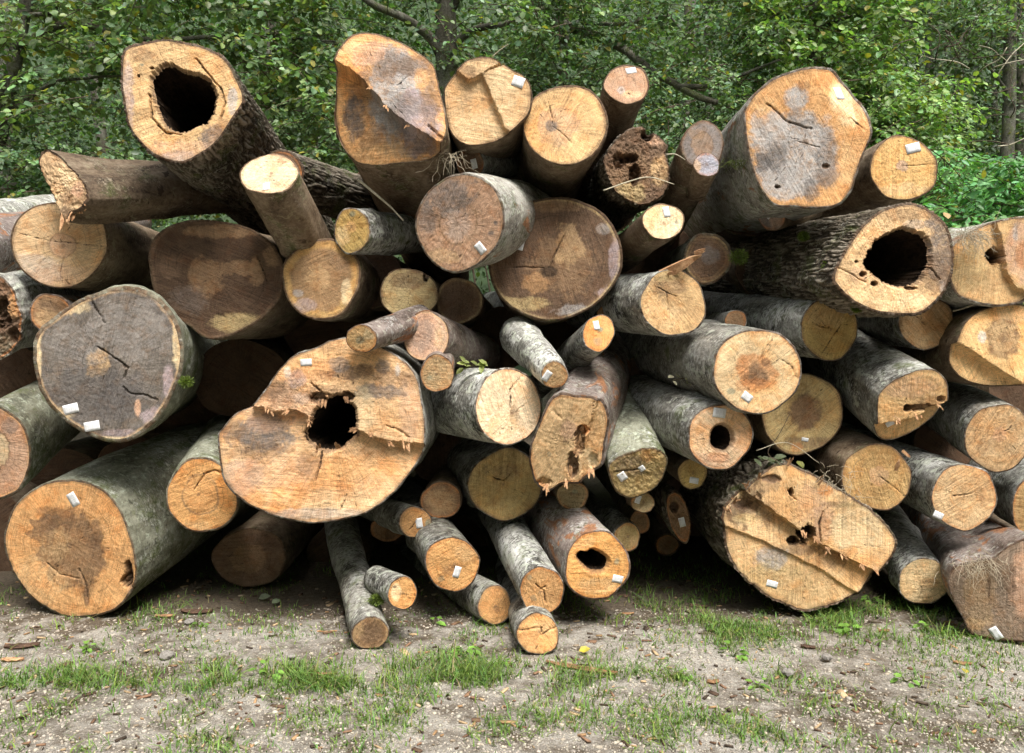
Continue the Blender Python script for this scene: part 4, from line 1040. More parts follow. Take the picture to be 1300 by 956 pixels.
add_log('L67', 'white-lichened log end with a forked crack, low in the bottom centre', 3.58, e=(688,750,29,31), to=(640,668,.8), w='orange', bark='lichen', bt=1.6, rim='red', stains=[(672,733,4,4,'teal',.4),(677,760,4,4,'teal',.4)], cracks=[([(680,742),(690,750),(693,766)],2,.015),([(686,748),(692,745)],2,.015)])
add_log('L68', 'lowest log end of the bottom centre, lying on the gravel', 3.46, e=(683,805,27,27), to=(664,764,.6), w='orange', bark='lichen', bt=1.4, rim='brown', stains=[(690,795,14,8,'fresh',.5)], cracks=[([(658,800),(688,797)],2,.012),([(688,797),(686,807),(708,795)],1.6,.01)])
add_log('L69', 'short dark-barked log end between two larger lichened logs on the ground', 3.80, e=(628,768,22,25), to=(574,738,.6), w='orange', bark='beech', bt=1.4, rim='brown', stains=[(630,772,5,5,'umber',.5)])
add_log('L70', 'orange log end with a tag and mottled bark, right of the forked log', 3.78, e=(574,716,35,35), to=(534,660,.7), w='orange', bark='beech', bt=1.8, rim='red', stains=[(573,724,12,6,'brown',.4),(560,735,4,4,'teal',.4),(590,700,14,12,'fresh',.4)], tags=[(580,726,-72,15,9)])
add_log('L71', 'small tagged log end just under the right side of the giant slab', 3.98, e=(527,663,22,20), to=(484,648,.5), w='orange', bark='beech', bt=1.6, rim='brown', stains=[(545,664,5,5,'teal',.7)], cracks=[([(520,672),(535,655)],1.6,.01)], tags=[(532,664,84,13,9)])
add_log('L72', 'forked mossy log with weathered brown end at the very front of the pile', 3.50, e=(470,804,25,20,-8), to=(442,706,.85), taper=-.55, w='brown', bark='beech', bt=1.6, rim='tan', heart=(.6,'umber',.5), lump=.3, stains=[(455,800,8,10,'tan',.5)], nrm=(0,-1,-.15))
add_log('L72', None, 3.52, e=(511,753,19,21,8), to=(478,736,.25), L=.30, w='orange', bark='beech', bt=1.2, root=LOGS['L72'], nrm=(.35,-1,.1), stains=[(503,752,7,12,'pale',.8,.2),(501,745,3,2,'dark',.7)])
add_log('L73', 'slim shaded log end to the right above the low hollow end', 4.08, e=(796,682,17,19), to=(752,646,.6), w='olive', bark='beech', bt=1.2, stains=[(805,690,8,10,'tan',.4)])
add_log('L74', 'giant hollow slab with a torn stepped cut, the largest end in the pile', 3.62,
    o=[(272,556),(279,545),(295,526),(320,514),(339,491),(355,469),(374,451),(399,442),(420,432),(445,428),(470,433),(491,444),(513,458),(529,477),(536,507),(540,540),(539,564),(532,583),(516,608),(491,635),(461,654),(431,662),(396,667),(361,662),(328,651),(301,636),(284,619),(276,597)],
    hole=[(386,551),(394,535),(407,513),(423,503),(437,504),(448,518),(452,534),(448,553),(437,564),(420,573),(404,570),(391,562)],
    w=(.57,.375,.225), bark='beech', bt=2, rim='umber', pith=(420,538), relief=1.6, saw=95,
    steps=[([(300,500),(320,514),(345,522),(377,520),(398,532),(420,540),(450,545),(494,560),(545,566)],.05,-.02,3)],
    stains=[(425,460,70,22,'orange',.55),(446,472,36,9,'umber',.75,.7),(480,497,34,10,'grey',.75,.7),(430,462,14,10,'grey',.6),(486,465,10,10,'dgrey',.7),(330,552,44,24,'grey',.85,.6),(345,545,20,14,'dgrey',.45),(290,548,20,14,'umber',.6),(362,500,22,20,'umber',.55,.7),(375,482,14,14,'violet',.6),(365,472,6,8,'white',.6),(385,505,14,8,'lgrey',.5),(300,610,30,26,'violet',.35),(400,605,60,20,'orange',.5,.7),(450,595,40,16,'orange',.45),(440,640,70,18,'pale',.4),(500,530,20,20,'orange',.4),(505,470,3,8,'white',.7),(400,655,70,8,'lgrey',.5),(480,575,40,8,'brown',.4),(385,590,14,14,'umber',.4),(350,520,60,30,'rose',.5),(395,470,30,14,'red',.3),(460,520,16,30,'cream',.5),(520,520,16,40,'rose',.5),(420,625,80,14,'red',.22),(355,600,60,26,'rose',.4),(345,490,26,16,'umber',.5,.8),(415,500,30,10,'umber',.5,.8),(500,480,26,10,'umber',.5,.8),(320,575,50,10,'umber',.4,.8)],
    cracks=[([(405,575),(402,598),(398,612)],3,.02),([(490,540),(505,545),(517,555)],2,.02),([(395,487),(410,500),(424,503)],3,.03),([(430,650),(438,630)],1.5,.008)], pits=[(404,505,12,8,.03,'umber'),(440,503,10,8,.04,'umber')],
    tags=[(389,460,-4,15,9)])
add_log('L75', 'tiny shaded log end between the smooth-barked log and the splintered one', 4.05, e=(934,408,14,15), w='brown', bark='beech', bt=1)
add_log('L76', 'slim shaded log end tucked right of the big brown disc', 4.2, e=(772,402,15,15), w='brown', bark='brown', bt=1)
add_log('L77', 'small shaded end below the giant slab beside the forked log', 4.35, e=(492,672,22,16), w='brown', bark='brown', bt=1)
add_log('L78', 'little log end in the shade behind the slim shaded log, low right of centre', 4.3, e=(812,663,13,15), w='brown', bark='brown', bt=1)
# added filler logs that block light in the gaps, wood coloured dark as shade
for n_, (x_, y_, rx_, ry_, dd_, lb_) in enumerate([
        (305,480,62,48,4.7,'added log darkened as shade between the dark blotched end and the giant slab'),
        (640,428,42,40,4.7,'added log darkened as shade under the big brown disc'),
        (835,480,52,36,4.6,'added log darkened as shade left of the bright orange-cored end'),
        (960,262,50,40,4.6,'added log darkened as shade under the biggest top right log'),
        (555,578,34,34,4.7,'added log darkened as shade right of the giant slab'),
        (470,352,40,40,4.6,'added log darkened as shade right of the ring-faced end'),
        (170,588,46,34,4.8,'added log darkened as shade under the big grey two-tagged end'),
        (1090,470,44,40,4.6,'added log darkened as shade between the smooth-barked and stepped grey logs'),
        (985,345,50,40,4.5,'added log darkened as shade beneath the rough hollow log'),
        (700,690,40,40,4.7,'added log darkened as shade above the white-lichened low end'),
        (880,640,50,40,5.0,'added log darkened as shade left of the giant split stump'),
        (430,700,40,34,4.9,'added log darkened as shade under the giant slab, nearest the forked log'),
        (1000,390,40,34,4.6,'added log darkened as shade left of the smooth-barked scratched end'),
        (480,250,40,40,4.8,'added log darkened as shade under the huge stepped cut'),
        (1200,560,40,40,4.6,'added log darkened as shade behind the pale flat-cornered end'),
        (70,612,60,44,5.0,'added log darkened as shade between the mossy left edge log and the thick green-barked one'),
        (130,620,60,40,5.4,'added log darkened as deepest shade above the thick green-barked log'),
        (1295,500,40,40,4.7,'added log darkened as shade at the right edge below the notched end'),
        (1290,700,60,40,4.7,'added log darkened as shade at the right edge above the broad brown butt'),
        (380,720,70,40,5.3,'added log darkened as deepest shade under the giant slab, towards the middle'),
        (560,700,60,50,5.3,'added log darkened as deepest shade above the orange tagged end'),
        (1020,600,90,60,5.0,'added log darkened as shade behind the giant split stump'),
        (420,420,60,46,4.9,'added log darkened as shade between the ring-faced end and the giant slab'),
        (830,330,50,50,4.8,'added log darkened as shade above the splintered end'),
        (20,500,50,30,4.9,'added log darkened as shade above the mossy left edge log'),
        (700,428,44,36,4.9,'added log darkened as shade below the right half of the big brown disc'),
        (-20,680,60,60,4.7,'added log darkened as shade left of the thick green-barked log'),
        (15,468,40,30,4.5,'added log darkened as shade just above the mossy left edge log, under the rotten one'),
        (255,545,60,44,5.0,'added log darkened as shade between the big grey two-tagged end and the giant slab'),
        (215,500,60,50,5.4,'added log darkened as deepest shade right behind the big grey two-tagged end'),
        (770,470,40,36,4.8,'added log darkened as shade right of the slanting lichened log')]):
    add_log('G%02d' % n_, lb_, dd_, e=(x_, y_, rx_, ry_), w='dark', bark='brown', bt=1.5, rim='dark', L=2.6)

splinters('L37', [(1050,696,3.82,.3,.6),(1070,706,3.82,.4,.7),(1095,718,3.82,.4,.7),(1022,676,3.82,.2,.8),(1112,724,3.82,.5,.6),(1036,686,3.82,.2,.8)], 22, .028, .0035, 21, 'splinter', .45)
splinters('L37', [(925,650,3.82,-.6,-.4),(935,636,3.82,-.5,-.6),(950,618,3.82,-.4,-.8),(965,604,3.82,-.2,-.9),(1000,590,3.82,.2,-.9),(1040,610,3.82,.4,-.8)], 24, .03, .004, 22, 'chip', .5)
splinters('L74', [(340,520,3.60,.1,.9),(365,522,3.60,.2,.8),(392,532,3.60,.3,.8),(470,552,3.60,.2,.9),(495,562,3.60,.2,.9),(520,566,3.60,.2,.9)], 24, .026, .0035, 23, 'splinter', .45)
splinters('L74', [(392,535,3.63,.8,0),(410,510,3.63,.4,.8),(440,506,3.63,-.3,.9),(450,545,3.63,-.9,0),(405,570,3.63,.3,-.9),(430,568,3.63,-.2,-.9)], 22, .03, .005, 24, 'chip', .4)
splinters('L18', [(470,112,3.70,-.4,.8),(492,136,3.70,-.3,.9),(518,158,3.70,-.3,.9),(545,173,3.70,-.2,.9)], 14, .022, .003, 25, 'splinter', .4)
splinters('L31', [(1140,535,3.73,.1,.9),(1165,528,3.73,.2,.9),(1190,517,3.73,.2,.9)], 10, .02, .003, 26, 'splinter', .4)
# ------------------------------------------------------------------ foliage
def leaf_arrays(P, axis, nrm, size, aspect, fold=0.25):
    """six-cornered folded leaves -> verts (n*6), quads"""
    n = len(P)
    a = axis / (np.linalg.norm(axis, axis=1)[:, None] + 1e-9)
    s = np.cross(nrm, a); s /= np.linalg.norm(s, axis=1)[:, None] + 1e-9
    u = np.cross(a, s)
    L = size[:, None]; W = (size * aspect)[:, None] * 0.5
    up = u * W * fold
    base = P
    V = np.stack([base, base + a * L * .30 + s * W * .92 + up, base + a * L * .68 + s * W * .80 + up * .6 , base + a * L - u * L * .08,
                  base + a * L * .68 - s * W * .80 + up * .6, base + a * L * .30 - s * W * .92 + up], 1).reshape(-1, 3)
    i = np.arange(n)[:, None] * 6
    F = np.concatenate([i + np.array([[0, 1, 2, 3]]), i + np.array([[0, 3, 4, 5]])], 0)
    return V, F

def crown(name, root, centres, rg, leaves=22, spray=0.35, size=0.075, aspect=0.75, hue=(0.10, 0.17, 0.05), var=0.35, yellow=0.03, droop=0.15, tone=1.0, twigs=True, facing=0.45, spread=0.5):
    P, A, Nn, S, Cc, TV, TF = [], [], [], [], [], [], []
    for c in centres:
        az = rg.uniform(0, 2 * math.pi)
        dirv = np.array([math.cos(az), math.sin(az), rg.normal(-droop, .3)])
        dirv /= np.linalg.norm(dirv)
        ln = spray * rg.uniform(.6, 1.4)
        k = max(5, int(leaves * 1.5 * rg.uniform(.6, 1.4)))
        t = np.sort(rg.uniform(0, 1, k))
        side = np.where(np.arange(k) % 2, 1, -1)
        sv = np.cross(dirv, [0, 0, 1]); sv /= np.linalg.norm(sv) + 1e-9
        p = c + dirv * (t * ln)[:, None] + np.array([0, 0, -1]) * (t * t * ln * .25)[:, None] + sv * (side * rg.uniform(0, spread, k) * ln * .5)[:, None] + rg.normal(0, .03, (k, 3))
        a = dirv * .6 + sv * side[:, None] * .9 + rg.normal(0, .4, (k, 3)) + np.array([0, 0, -.35])
        nn = np.array([0, -facing, 1.0]) + rg.normal(0, .55, (k, 3))
        P.append(p); A.append(a); Nn.append(nn)
        S.append(size * .80 * rg.uniform(.5, 1.5, k))
        cl = np.array(hue) * rg.uniform(1 - var, 1 + var)
        cc = cl * rg.uniform(.55, 1.5, (k, 1)) * np.stack([rg.uniform(.8, 1.25, k), np.ones(k), rg.uniform(.7, 1.3, k)], 1)
        ym = rg.random(k) < yellow
        cc[ym] = np.array([.30, .27, .06]) * rg.uniform(.6, 1.2, (ym.sum(), 1))
        Cc.append(cc * tone)
        if twigs:
            e = c + dirv * ln + np.array([0, 0, -.25 * ln])
            b = c - dirv * ln * .35
            v, f = tube_arrays([b, c, (c + e) / 2 + np.array([0, 0, .06 * ln]), e], [.006, .005, .004, .002], 3, cap=False)
            TF.append(f + sum(len(x) for x in TV)); TV.append(v)
    P = np.concatenate(P); A = np.concatenate(A); Nn = np.concatenate(Nn); S = np.concatenate(S); Cc = np.concatenate(Cc)
    V, F = leaf_arrays(P, A, Nn, S, aspect)
    CV = np.repeat(np.concatenate([np.clip(Cc, 0, 1), np.ones((len(Cc), 1))], 1), 6, 0)
    im = np.array(root.matrix_world.inverted())if root else np.eye(4)
    off = im[:3, 3]
    o = mesh_obj(name, V + off, F, MAT['leaf'], root, attrs={'col': ('FLOAT_COLOR', CV)})
    if twigs and root:
        tw = mesh_obj('twigs', np.concatenate(TV) + off, np.concatenate(TF), MAT['twig'], root)
        tw['kind'] = 'stuff'
    return o

def box_centres(rg, n, px0, px1, py0, py1, d0, d1, holes=()):
    out = []
    while len(out) < n:
        x, y, d = rg.uniform(px0, px1), rg.uniform(py0, py1), rg.uniform(d0, d1)
        if any((x - hx_) ** 2 / rx_ ** 2 + (y - hy_) ** 2 / ry_ ** 2 < 1 for hx_, hy_, rx_, ry_ in holes):
            continue
        out.append(np.array(at(x, y, d)))
    return out

def tree(label, base, trunk, limbs, group='trees behind the pile', matname='twig', name='tree'):
    """trunk/limbs: (list of points (px,py,depth), r0, r1)"""
    root = empty(name, loc=base)
    bpy.context.view_layer.update()
    off = -np.array(base)
    pts, r0, r1 = trunk
    P = curve_pts([np.array(base) - np.array([0, 0, .1])] + [np.array(at(*p)) for p in pts])
    v, f = tube_arrays(P, np.linspace(r0, r1, len(P)), 14, 3, .12)
    mesh_obj('trunk', v + off, fix_tris(f), MAT[matname], root)
    for pts, r0, r1 in limbs:
        P = curve_pts([np.array(at(*p)) for p in pts])
        P = P + .02 * np.stack([fbm(P * 3, 1, 2), fbm(P * 3 + 7, 2, 2), fbm(P * 3 + 3, 3, 2)], 1)
        v, f = tube_arrays(P, np.linspace(r0, r1, len(P)), 8, 5, .12)
        mesh_obj('limb', v + off, fix_tris(f), MAT[matname], root)
    tag(root, label, 'tree', group)
    return root

MAT['trunk'] = bark_material('tree_trunk_bark', (0.025, 0.022, 0.016), (0.085, 0.08, 0.062), (0.18, 0.175, 0.145), 0.3, (0.17, 0.18, 0.14), 0.4, 0.3)
G1 = (0.170, 0.258, 0.118); G2 = (0.142, 0.232, 0.112); G3 = (0.178, 0.290, 0.102); G4 = (0.125, 0.305, 0.105)
rg = np.random.default_rng(21)
GAP = [(128, 128, 24, 40)]

tA = tree('loose-leaved hazel-like tree overhanging the left end of the pile', (-5.2, 9.2, 0), ([(-20, 300, 9.2), (5, 150, 9.2), (30, 20, 9.1), (60, -140, 9.0)], .10, .06),
    [([(5, 150, 9.2), (60, 110, 8.9), (110, 100, 8.7), (190, 96, 8.5)], .03, .01), ([(20, 60, 9.1), (90, 30, 8.8), (180, 50, 8.6), (300, 46, 8.6), (425, 52, 8.8)], .045, .012), ([(30, 20, 9.1), (70, 10, 8.8), (75, -60, 8.6)], .03, .015)], matname='trunk')
crown('crown', tA, box_centres(rg, 620, -80, 430, -160, 150, 7.9, 10.2, GAP), rg, 24, .42, .085, .80, G1, yellow=.05)
crown('leaf_cluster', tA, box_centres(rg, 130, -60, 330, 90, 270, 8.6, 10.4, GAP + [(128, 150, 60, 60)]), rg, 22, .4, .075, .75, G2)
tB = tree('tree with a grey trunk and spreading limbs behind the pile centre', tuple(at(566, 433, 9.4) - Vector((0, 0, CAMH))), ([(566, 250, 9.4), (567, 90, 9.4), (566, 0, 9.4), (560, -150, 9.4)], .14, .11),
    [([(560, 70, 9.4), (545, 45, 9.3), (510, 22, 9.1), (470, 3, 9.0), (430, -30, 8.8)], .065, .03), ([(573, 62, 9.4), (590, 45, 9.3), (615, 33, 9.1), (640, 30, 9.0), (690, 10, 8.8)], .055, .02),
     ([(560, 120, 9.4), (500, 60, 9.2), (430, 55, 9.0), (330, 48, 8.9)], .035, .012), ([(570, 20, 9.4), (600, -30, 9.3), (660, -80, 9.1)], .06, .02)], matname='trunk')
crown('crown', tB, box_centres(rg, 430, 360, 740, -170, 130, 9.2, 11.5, [(566, 45, 34, 60)]) + box_centres(rg, 70, 380, 720, -150, 70, 8.2, 9.2), rg, 24, .42, .075, .78, G2, tone=.9)
tC = tree('tree with a long sagging mossy limb right of the pile centre', tuple(at(700, 433, 11.0) - Vector((0, 0, CAMH))), ([(705, 250, 11), (712, 60, 11), (715, -150, 11)], .15, .09),
    [([(712, 30, 11), (745, 42, 10.2), (790, 62, 9.6), (830, 92, 9.3), (880, 120, 9.1), (910, 130, 9.0)], .06, .03), ([(860, 110, 9.15), (900, 108, 9.1), (940, 95, 9.0), (990, 75, 8.8)], .035, .012), ([(740, 30, 10.2), (790, 30, 9.8), (850, 20, 9.5)], .03, .012)], matname='trunk')
crown('crown', tC, box_centres(rg, 480, 660, 1000, -160, 190, 9.2, 11.8) + box_centres(rg, 60, 680, 1000, -120, 60, 8.5, 9.2), rg, 24, .42, .070, .75, G2, tone=.95)
tD = tree('bright-leaved young tree above the biggest top right log', tuple(at(1010, 433, 9.8) - Vector((0, 0, CAMH))), ([(1015, 250, 9.8), (1030, 80, 9.7), (1040, -140, 9.6)], .08, .05),
    [([(1025, 110, 9.7), (1080, 110, 9.3), (1140, 165, 9.0)], .03, .01), ([(1030, 60, 9.7), (990, 20, 9.4), (960, -30, 9.2)], .03, .01), ([(1030, 40, 9.7), (1090, 20, 9.3), (1170, 30, 9.0)], .03, .01)], matname='trunk')
crown('crown', tD, box_centres(rg, 430, 940, 1150, -160, 130, 8.4, 10.2) + box_centres(rg, 120, 1080, 1200, 90, 200, 8.4, 9.6), rg, 24, .36, .078, .72, G3, yellow=.05)
tE = tree('tall slim dark tree at the right edge of the wood', tuple(at(1278, 433, 12.5) - Vector((0, 0, CAMH))), ([(1278, 250, 12.5), (1282, 100, 12.5), (1283, -160, 12.5)], .11, .08), [([(1281, 120, 12.5), (1250, 80, 12.2), (1220, 60, 12)], .03, .01)], matname='trunk')
crown('crown', tE, box_centres(rg, 210, 1150, 1330, -170, 60, 10.5, 13), rg, 22, .42, .075, .7, G2)
for i_, (x_, d_, r_, lean, lb_) in enumerate([(1262, 14.5, .06, -6, 'thin dark stem left of the tall slim tree at the right edge'), (1296, 13.5, .08, 4, 'dark stem at the very right edge of the wood'), (1215, 16, .07, 8, 'thin dark stem in the gloom above the round tagged end at top right'),
        (1180, 15, .09, -5, 'shaded stem rising behind the bright young tree'), (118, 13.0, .10, -34, 'leaning dark stem at upper left against the pale slope'), (8, 11.5, .12, -8, 'dark trunk at the left edge of the wood'), (875, 14, .13, 4, 'dark trunk in the gloom above the knobby grey log end'), (900, 15, .10, -3, 'second dark trunk in the gloom above the knobby grey log end'), (345, 12.5, .10, 5, 'dark trunk half hidden by leaves between the hollow log and stepped cut')]):
    t_ = tree(lb_, tuple(at(x_ - lean, 433, d_) - Vector((0, 0, CAMH))), ([(x_ - lean * .5, 240, d_), (x_, 90, d_), (x_ + lean * .6, -120, d_)], r_, r_ * .7), [([(x_, 90, d_), (x_ + 22, 55, d_ - .3), (x_ + 48, 40, d_ - .5)], .02, .006), ([(x_ + lean * .2, 50, d_), (x_ - 25, 20, d_ - .2), (x_ - 40, 10, d_ - .2)], .02, .006)], matname='trunk')
    crown('crown', t_, box_centres(rg, 26, x_ - 70, x_ + 70, -170, -20, d_ - 1, d_ + 1), rg, 20, .5, .08, .75, G2)

def shrub(label, x, y, d, hue, n, box, size, aspect, leaves=24, group='shrubs behind the pile', spray=.3, tone=1.0):
    b = at(x, y, d); b.z = 0
    root = empty('shrub', loc=b)
    bpy.context.view_layer.update()
    for k in range(5):
        e = np.array(at(x + rg.normal(0, (box[1] - box[0]) * .2), rg.uniform(box[2], box[3]), d))
        P = curve_pts([np.array(b), (np.array(b) + e) / 2 + rg.normal(0, .1, 3), e])
        v, f = tube_arrays(P, np.linspace(.018, .006, len(P)), 6)
        mesh_obj('stem', v - np.array(b), fix_tris(f), MAT['twig'], root)
    crown('foliage', root, box_centres(rg, n, box[0], box[1], box[2], box[3], d - .7, d + .7), rg, leaves, spray, size, aspect, hue, tone=tone, facing=.7)
    tag(root, label, 'shrub', group)
shrub('bright green lance-leaved shrub behind the right end of the pile', 1255, 300, 7.6, G4, 230, (1185, 1340, 195, 330), .085, .42)
shrub('leafy shrub behind the round tagged end at top right', 1110, 300, 8.6, G3, 150, (1075, 1215, 120, 300), .07, .6)
shrub('small-leaved shrub in the notch left of the huge stepped cut', 400, 300, 8.6, G1, 130, (330, 480, 120, 260), .07, .7)
shrub('dark leafy shrub beyond the far left end of the pile', 20, 330, 8.4, G2, 170, (-60, 150, 180, 330), .07, .7, tone=.8)
shrub('dense shrub showing above the rotten crumbling log end', 850, 300, 9.0, G2, 150, (770, 950, 80, 280), .06, .7)
shrub('shrub behind the top centre logs', 640, 280, 9.8, G2, 120, (560, 760, 60, 260), .06, .7, tone=.8)

# undergrowth and far wood: masses nobody could count
def mass(name, label, n, box, rg, size, hue, **kw):
    o = crown(name, None, box_centres(rg, n, *box), rg, 24, .8, size, .7, hue, twigs=False, **kw)
    tag(o, label, kind='stuff')
mass('far_wood', 'dense green foliage of the wood far behind', 2300, (-150, 1450, -120, 330, 14, 19), rg, .13, (0.085, 0.15, 0.062), var=.65)
mass('undergrowth', 'dark tangle of twigs and leaves under the trees', 500, (-100, 1400, 120, 380, 10.5, 13.5), rg, .085, (0.09, 0.155, 0.06), var=.6)

mass('undergrowth', 'dark leafy tangle under the stems at the right edge', 420, (1130, 1380, 0, 300, 12.5, 15.5), rg, .085, (0.075, 0.125, 0.05), var=.6)
# dead twiggy branches in the gloom on the right
root = empty('dead_thicket', loc=at(1200, 433, 10.6) - Vector((0, 0, CAMH)))
bpy.context.view_layer.update()
off = np.array(root.location)
for k in range(34):
    x0, y0 = rg.uniform(1140, 1290), rg.uniform(30, 230)
    p = [np.array(at(x0, y0, 10.6))]
    dv = np.array([rg.normal(0, .6), rg.normal(0, .3), rg.normal(.1, .5)])
    for j in range(5):
        dv = dv + rg.normal(0, .35, 3)
        p.append(p[-1] + dv / np.linalg.norm(dv) * .16)
    v, f = tube_arrays(curve_pts(p, 3), np.linspace(.009, .003, 16), 4)
    mesh_obj('branch', v - off, fix_tris(f), MAT['palestem'] if k % 4 == 0 else MAT['twig'], root)
tag(root, 'tangle of bare brown branches in the shade at upper right', 'thicket')

# ------------------------------------------------------------------ grass, gravel, weeds, chips
def density(px, py):
    """how grassy the verge looks at a photo pixel"""
    s = 0.17
    for cx, cy, rx, ry, w in [(60, 775, 90, 22, .9), (300, 800, 160, 24, .25), (200, 775, 90, 16, .6), (330, 862, 420, 16, 2.2), (110, 815, 20, 10, .6), (560, 850, 220, 22, 1.2), (620, 800, 60, 30, .3), (800, 770, 140, 40, .45), (930, 790, 60, 30, .9), (1050, 790, 130, 24, 1.5), (1200, 800, 120, 26, .9), (950, 855, 200, 10, .5), (1250, 850, 90, 20, .5), (420, 750, 140, 30, .35), (850, 720, 120, 40, .5), (1170, 770, 80, 30, .4), (420, 905, 500, 22, .5), (1000, 915, 340, 26, .7), (200, 940, 200, 20, .4)]:
        q = ((px - cx) / rx) ** 2 + ((py - cy) / ry) ** 2
        s = s + w * np.exp(-q * 1.2)
    return s

def grass(n):
    rg = np.random.default_rng(5)
    M = n * 6
    px = rg.uniform(-60, 1360, M); py = 690 + 290 * rg.random(M) ** .8
    d = FPX * CAMH / (py - PY)
    X = (px - PX) * d / FPX; Y = d
    cl = fbm(np.stack([X * 6, Y * 6, np.zeros(M)], 1), 8, 3)
    dens = density(px, py) * np.clip(.5 + 2.2 * cl, 0, 2.5) * (d / 3.6) ** 2
    keep = rg.random(M) < dens * .42
    X, Y, px, py = X[keep][:n], Y[keep][:n], px[keep][:n], py[keep][:n]
    m = len(X)
    Z = ground_z(X, Y)
    h = rg.gamma(4, .0049, m) * (.7 + .8 * np.clip(density(px, py), 0, 1.4)) + .008
    az = rg.uniform(0, 2 * math.pi, m)
    lean = rg.uniform(.2, 1.5, m) * h
    dx, dy = np.cos(az), np.sin(az)
    wx, wy = -dy, dx
    w = rg.uniform(.0012, .0030, m)
    V = []
    for t, wd in ((0, 1), (.45, .9), (.8, .6), (1, .1)):
        cx = X + dx * lean * t * t; cy = Y + dy * lean * t * t; cz = Z - .003 + h * (t - .32 * t * t * np.minimum(lean / h, 1.3))
        V.append(np.stack([cx + wx * w * wd, cy + wy * w * wd, cz], 1)); V.append(np.stack([cx - wx * w * wd, cy - wy * w * wd, cz], 1))
    V = np.stack(V, 1).reshape(-1, 3)
    i = np.arange(m)[:, None] * 8
    F = np.concatenate([i + np.array([[2 * k, 2 * k + 1, 2 * k + 3, 2 * k + 2]]) for k in range(3)])
    c = np.array([.15, .255, .065]) * rg.uniform(.55, 1.35, (m, 1)) * np.stack([rg.uniform(.8, 1.3, m), np.ones(m), rg.uniform(.7, 1.2, m)], 1)
    dry = rg.random(m) < .07
    c[dry] = np.array([.30, .25, .14])
    CV = np.repeat(np.concatenate([c, np.ones((m, 1))], 1), 8, 0)
    o = mesh_obj('grass', V, F, MAT['grass'], attrs={'col': ('FLOAT_COLOR', CV)})
    tag(o, 'thin short grass on the gravel verge', kind='stuff')
grass(33000)

def pebbles(n):
    rg = np.random.default_rng(9)
    ico = [(0, 0, 1), (.89, 0, .45), (.28, .85, .45), (-.72, .53, .45), (-.72, -.53, .45), (.28, -.85, .45), (.72, .53, -.45), (-.28, .85, -.45), (-.89, 0, -.45), (-.28, -.85, -.45), (.72, -.53, -.45), (0, 0, -1)]
    fc = [(0, 1, 2), (0, 2, 3), (0, 3, 4), (0, 4, 5), (0, 5, 1), (1, 6, 2), (2, 7, 3), (3, 8, 4), (4, 9, 5), (5, 10, 1), (2, 6, 7), (3, 7, 8), (4, 8, 9), (5, 9, 10), (1, 10, 6), (11, 7, 6), (11, 8, 7), (11, 9, 8), (11, 10, 9), (11, 6, 10)]
    ico = np.array(ico); fc = np.array(fc)
    px = rg.uniform(-40, 1340, n); py = 770 + 200 * rg.random(n)
    d = FPX * CAMH / (py - PY)
    X = (px - PX) * d / FPX; Y = d
    s = np.minimum(rg.gamma(1.6, .0012, n) + .0014, .012)
    th = rg.uniform(0, 6.28, n)
    sc = np.stack([s * rg.uniform(.8, 1.4, n), s * rg.uniform(.7, 1.1, n), s * rg.uniform(.45, .8, n)], 1)
    V = ico[None] * sc[:, None, :] * rg.uniform(.8, 1.2, (n, 12, 1))
    Vx = V[:, :, 0] * np.cos(th)[:, None] - V[:, :, 1] * np.sin(th)[:, None]; Vy = V[:, :, 0] * np.sin(th)[:, None] + V[:, :, 1] * np.cos(th)[:, None]
    Zg = ground_z(X, Y)
    V = np.stack([Vx + X[:, None], Vy + Y[:, None], V[:, :, 2] + Zg[:, None] + .001], 2).reshape(-1, 3)
    F = (np.arange(n)[:, None, None] * 12 + fc[None]).reshape(-1, 3)
    c = np.array([.42, .38, .315]) * rg.uniform(.45, 1.45, (n, 1)) * np.stack([rg.uniform(.95, 1.1, n), np.ones(n), rg.uniform(.88, 1.02, n)], 1)
    k = NT('pebble_stone'); tc, oc, r = k.coords()
    m = k.finish(k.mix(.3, k.attr('col', 'Color'), k.ramp(k.noise(oc, 300, 3), [(.3, (.2, .18, .16)), (.7, (.5, .47, .43))])), .85)
    o = mesh_obj('gravel', V, F, m, smooth=False, attrs={'col': ('FLOAT_COLOR', np.repeat(np.concatenate([c, np.ones((n, 1))], 1), 12, 0))})
    tag(o, 'pale limestone gravel scattered over the track', kind='stuff')
pebbles(24000)

def weed(label, px, py, n, size, hue=(.19, .36, .07), seed=1, group='leafy weeds on the verge'):
    rg = np.random.default_rng(seed)
    b = np.array(ground_at(px, py)); b[2] = float(ground_z(np.array([b[0]]), np.array([b[1]]))[0])
    root = empty('weed', loc=b)
    for k in range(n):
        az = rg.uniform(0, 6.28); el = rg.uniform(.25, 1.1)
        dv = np.array([math.cos(az) * math.cos(el), math.sin(az) * math.cos(el), math.sin(el)])
        st = size * rg.uniform(.4, 1.2)
        v, f = tube_arrays([np.zeros(3), dv * st * .5, dv * st + np.array([0, 0, -.1 * st])], [.0016, .0013, .001], 4)
        mesh_obj('stalk', v, fix_tris(f), MAT['moss'], root)
        V, F = leaf_arrays((dv * st)[None], (dv + np.array([0, 0, -.8]))[None], (np.array([0, -.3, 1]) + dv * .4)[None], np.array([size * rg.uniform(.6, 1.1)]), .62)
        c = np.array([*(np.array(hue) * rg.uniform(.7, 1.3)), 1])
        mesh_obj('leaf', V, F, MAT['leaf'], root, attrs={'col': ('FLOAT_COLOR', np.tile(c, (6, 1)))})
    tag(root, label, 'weed', group)
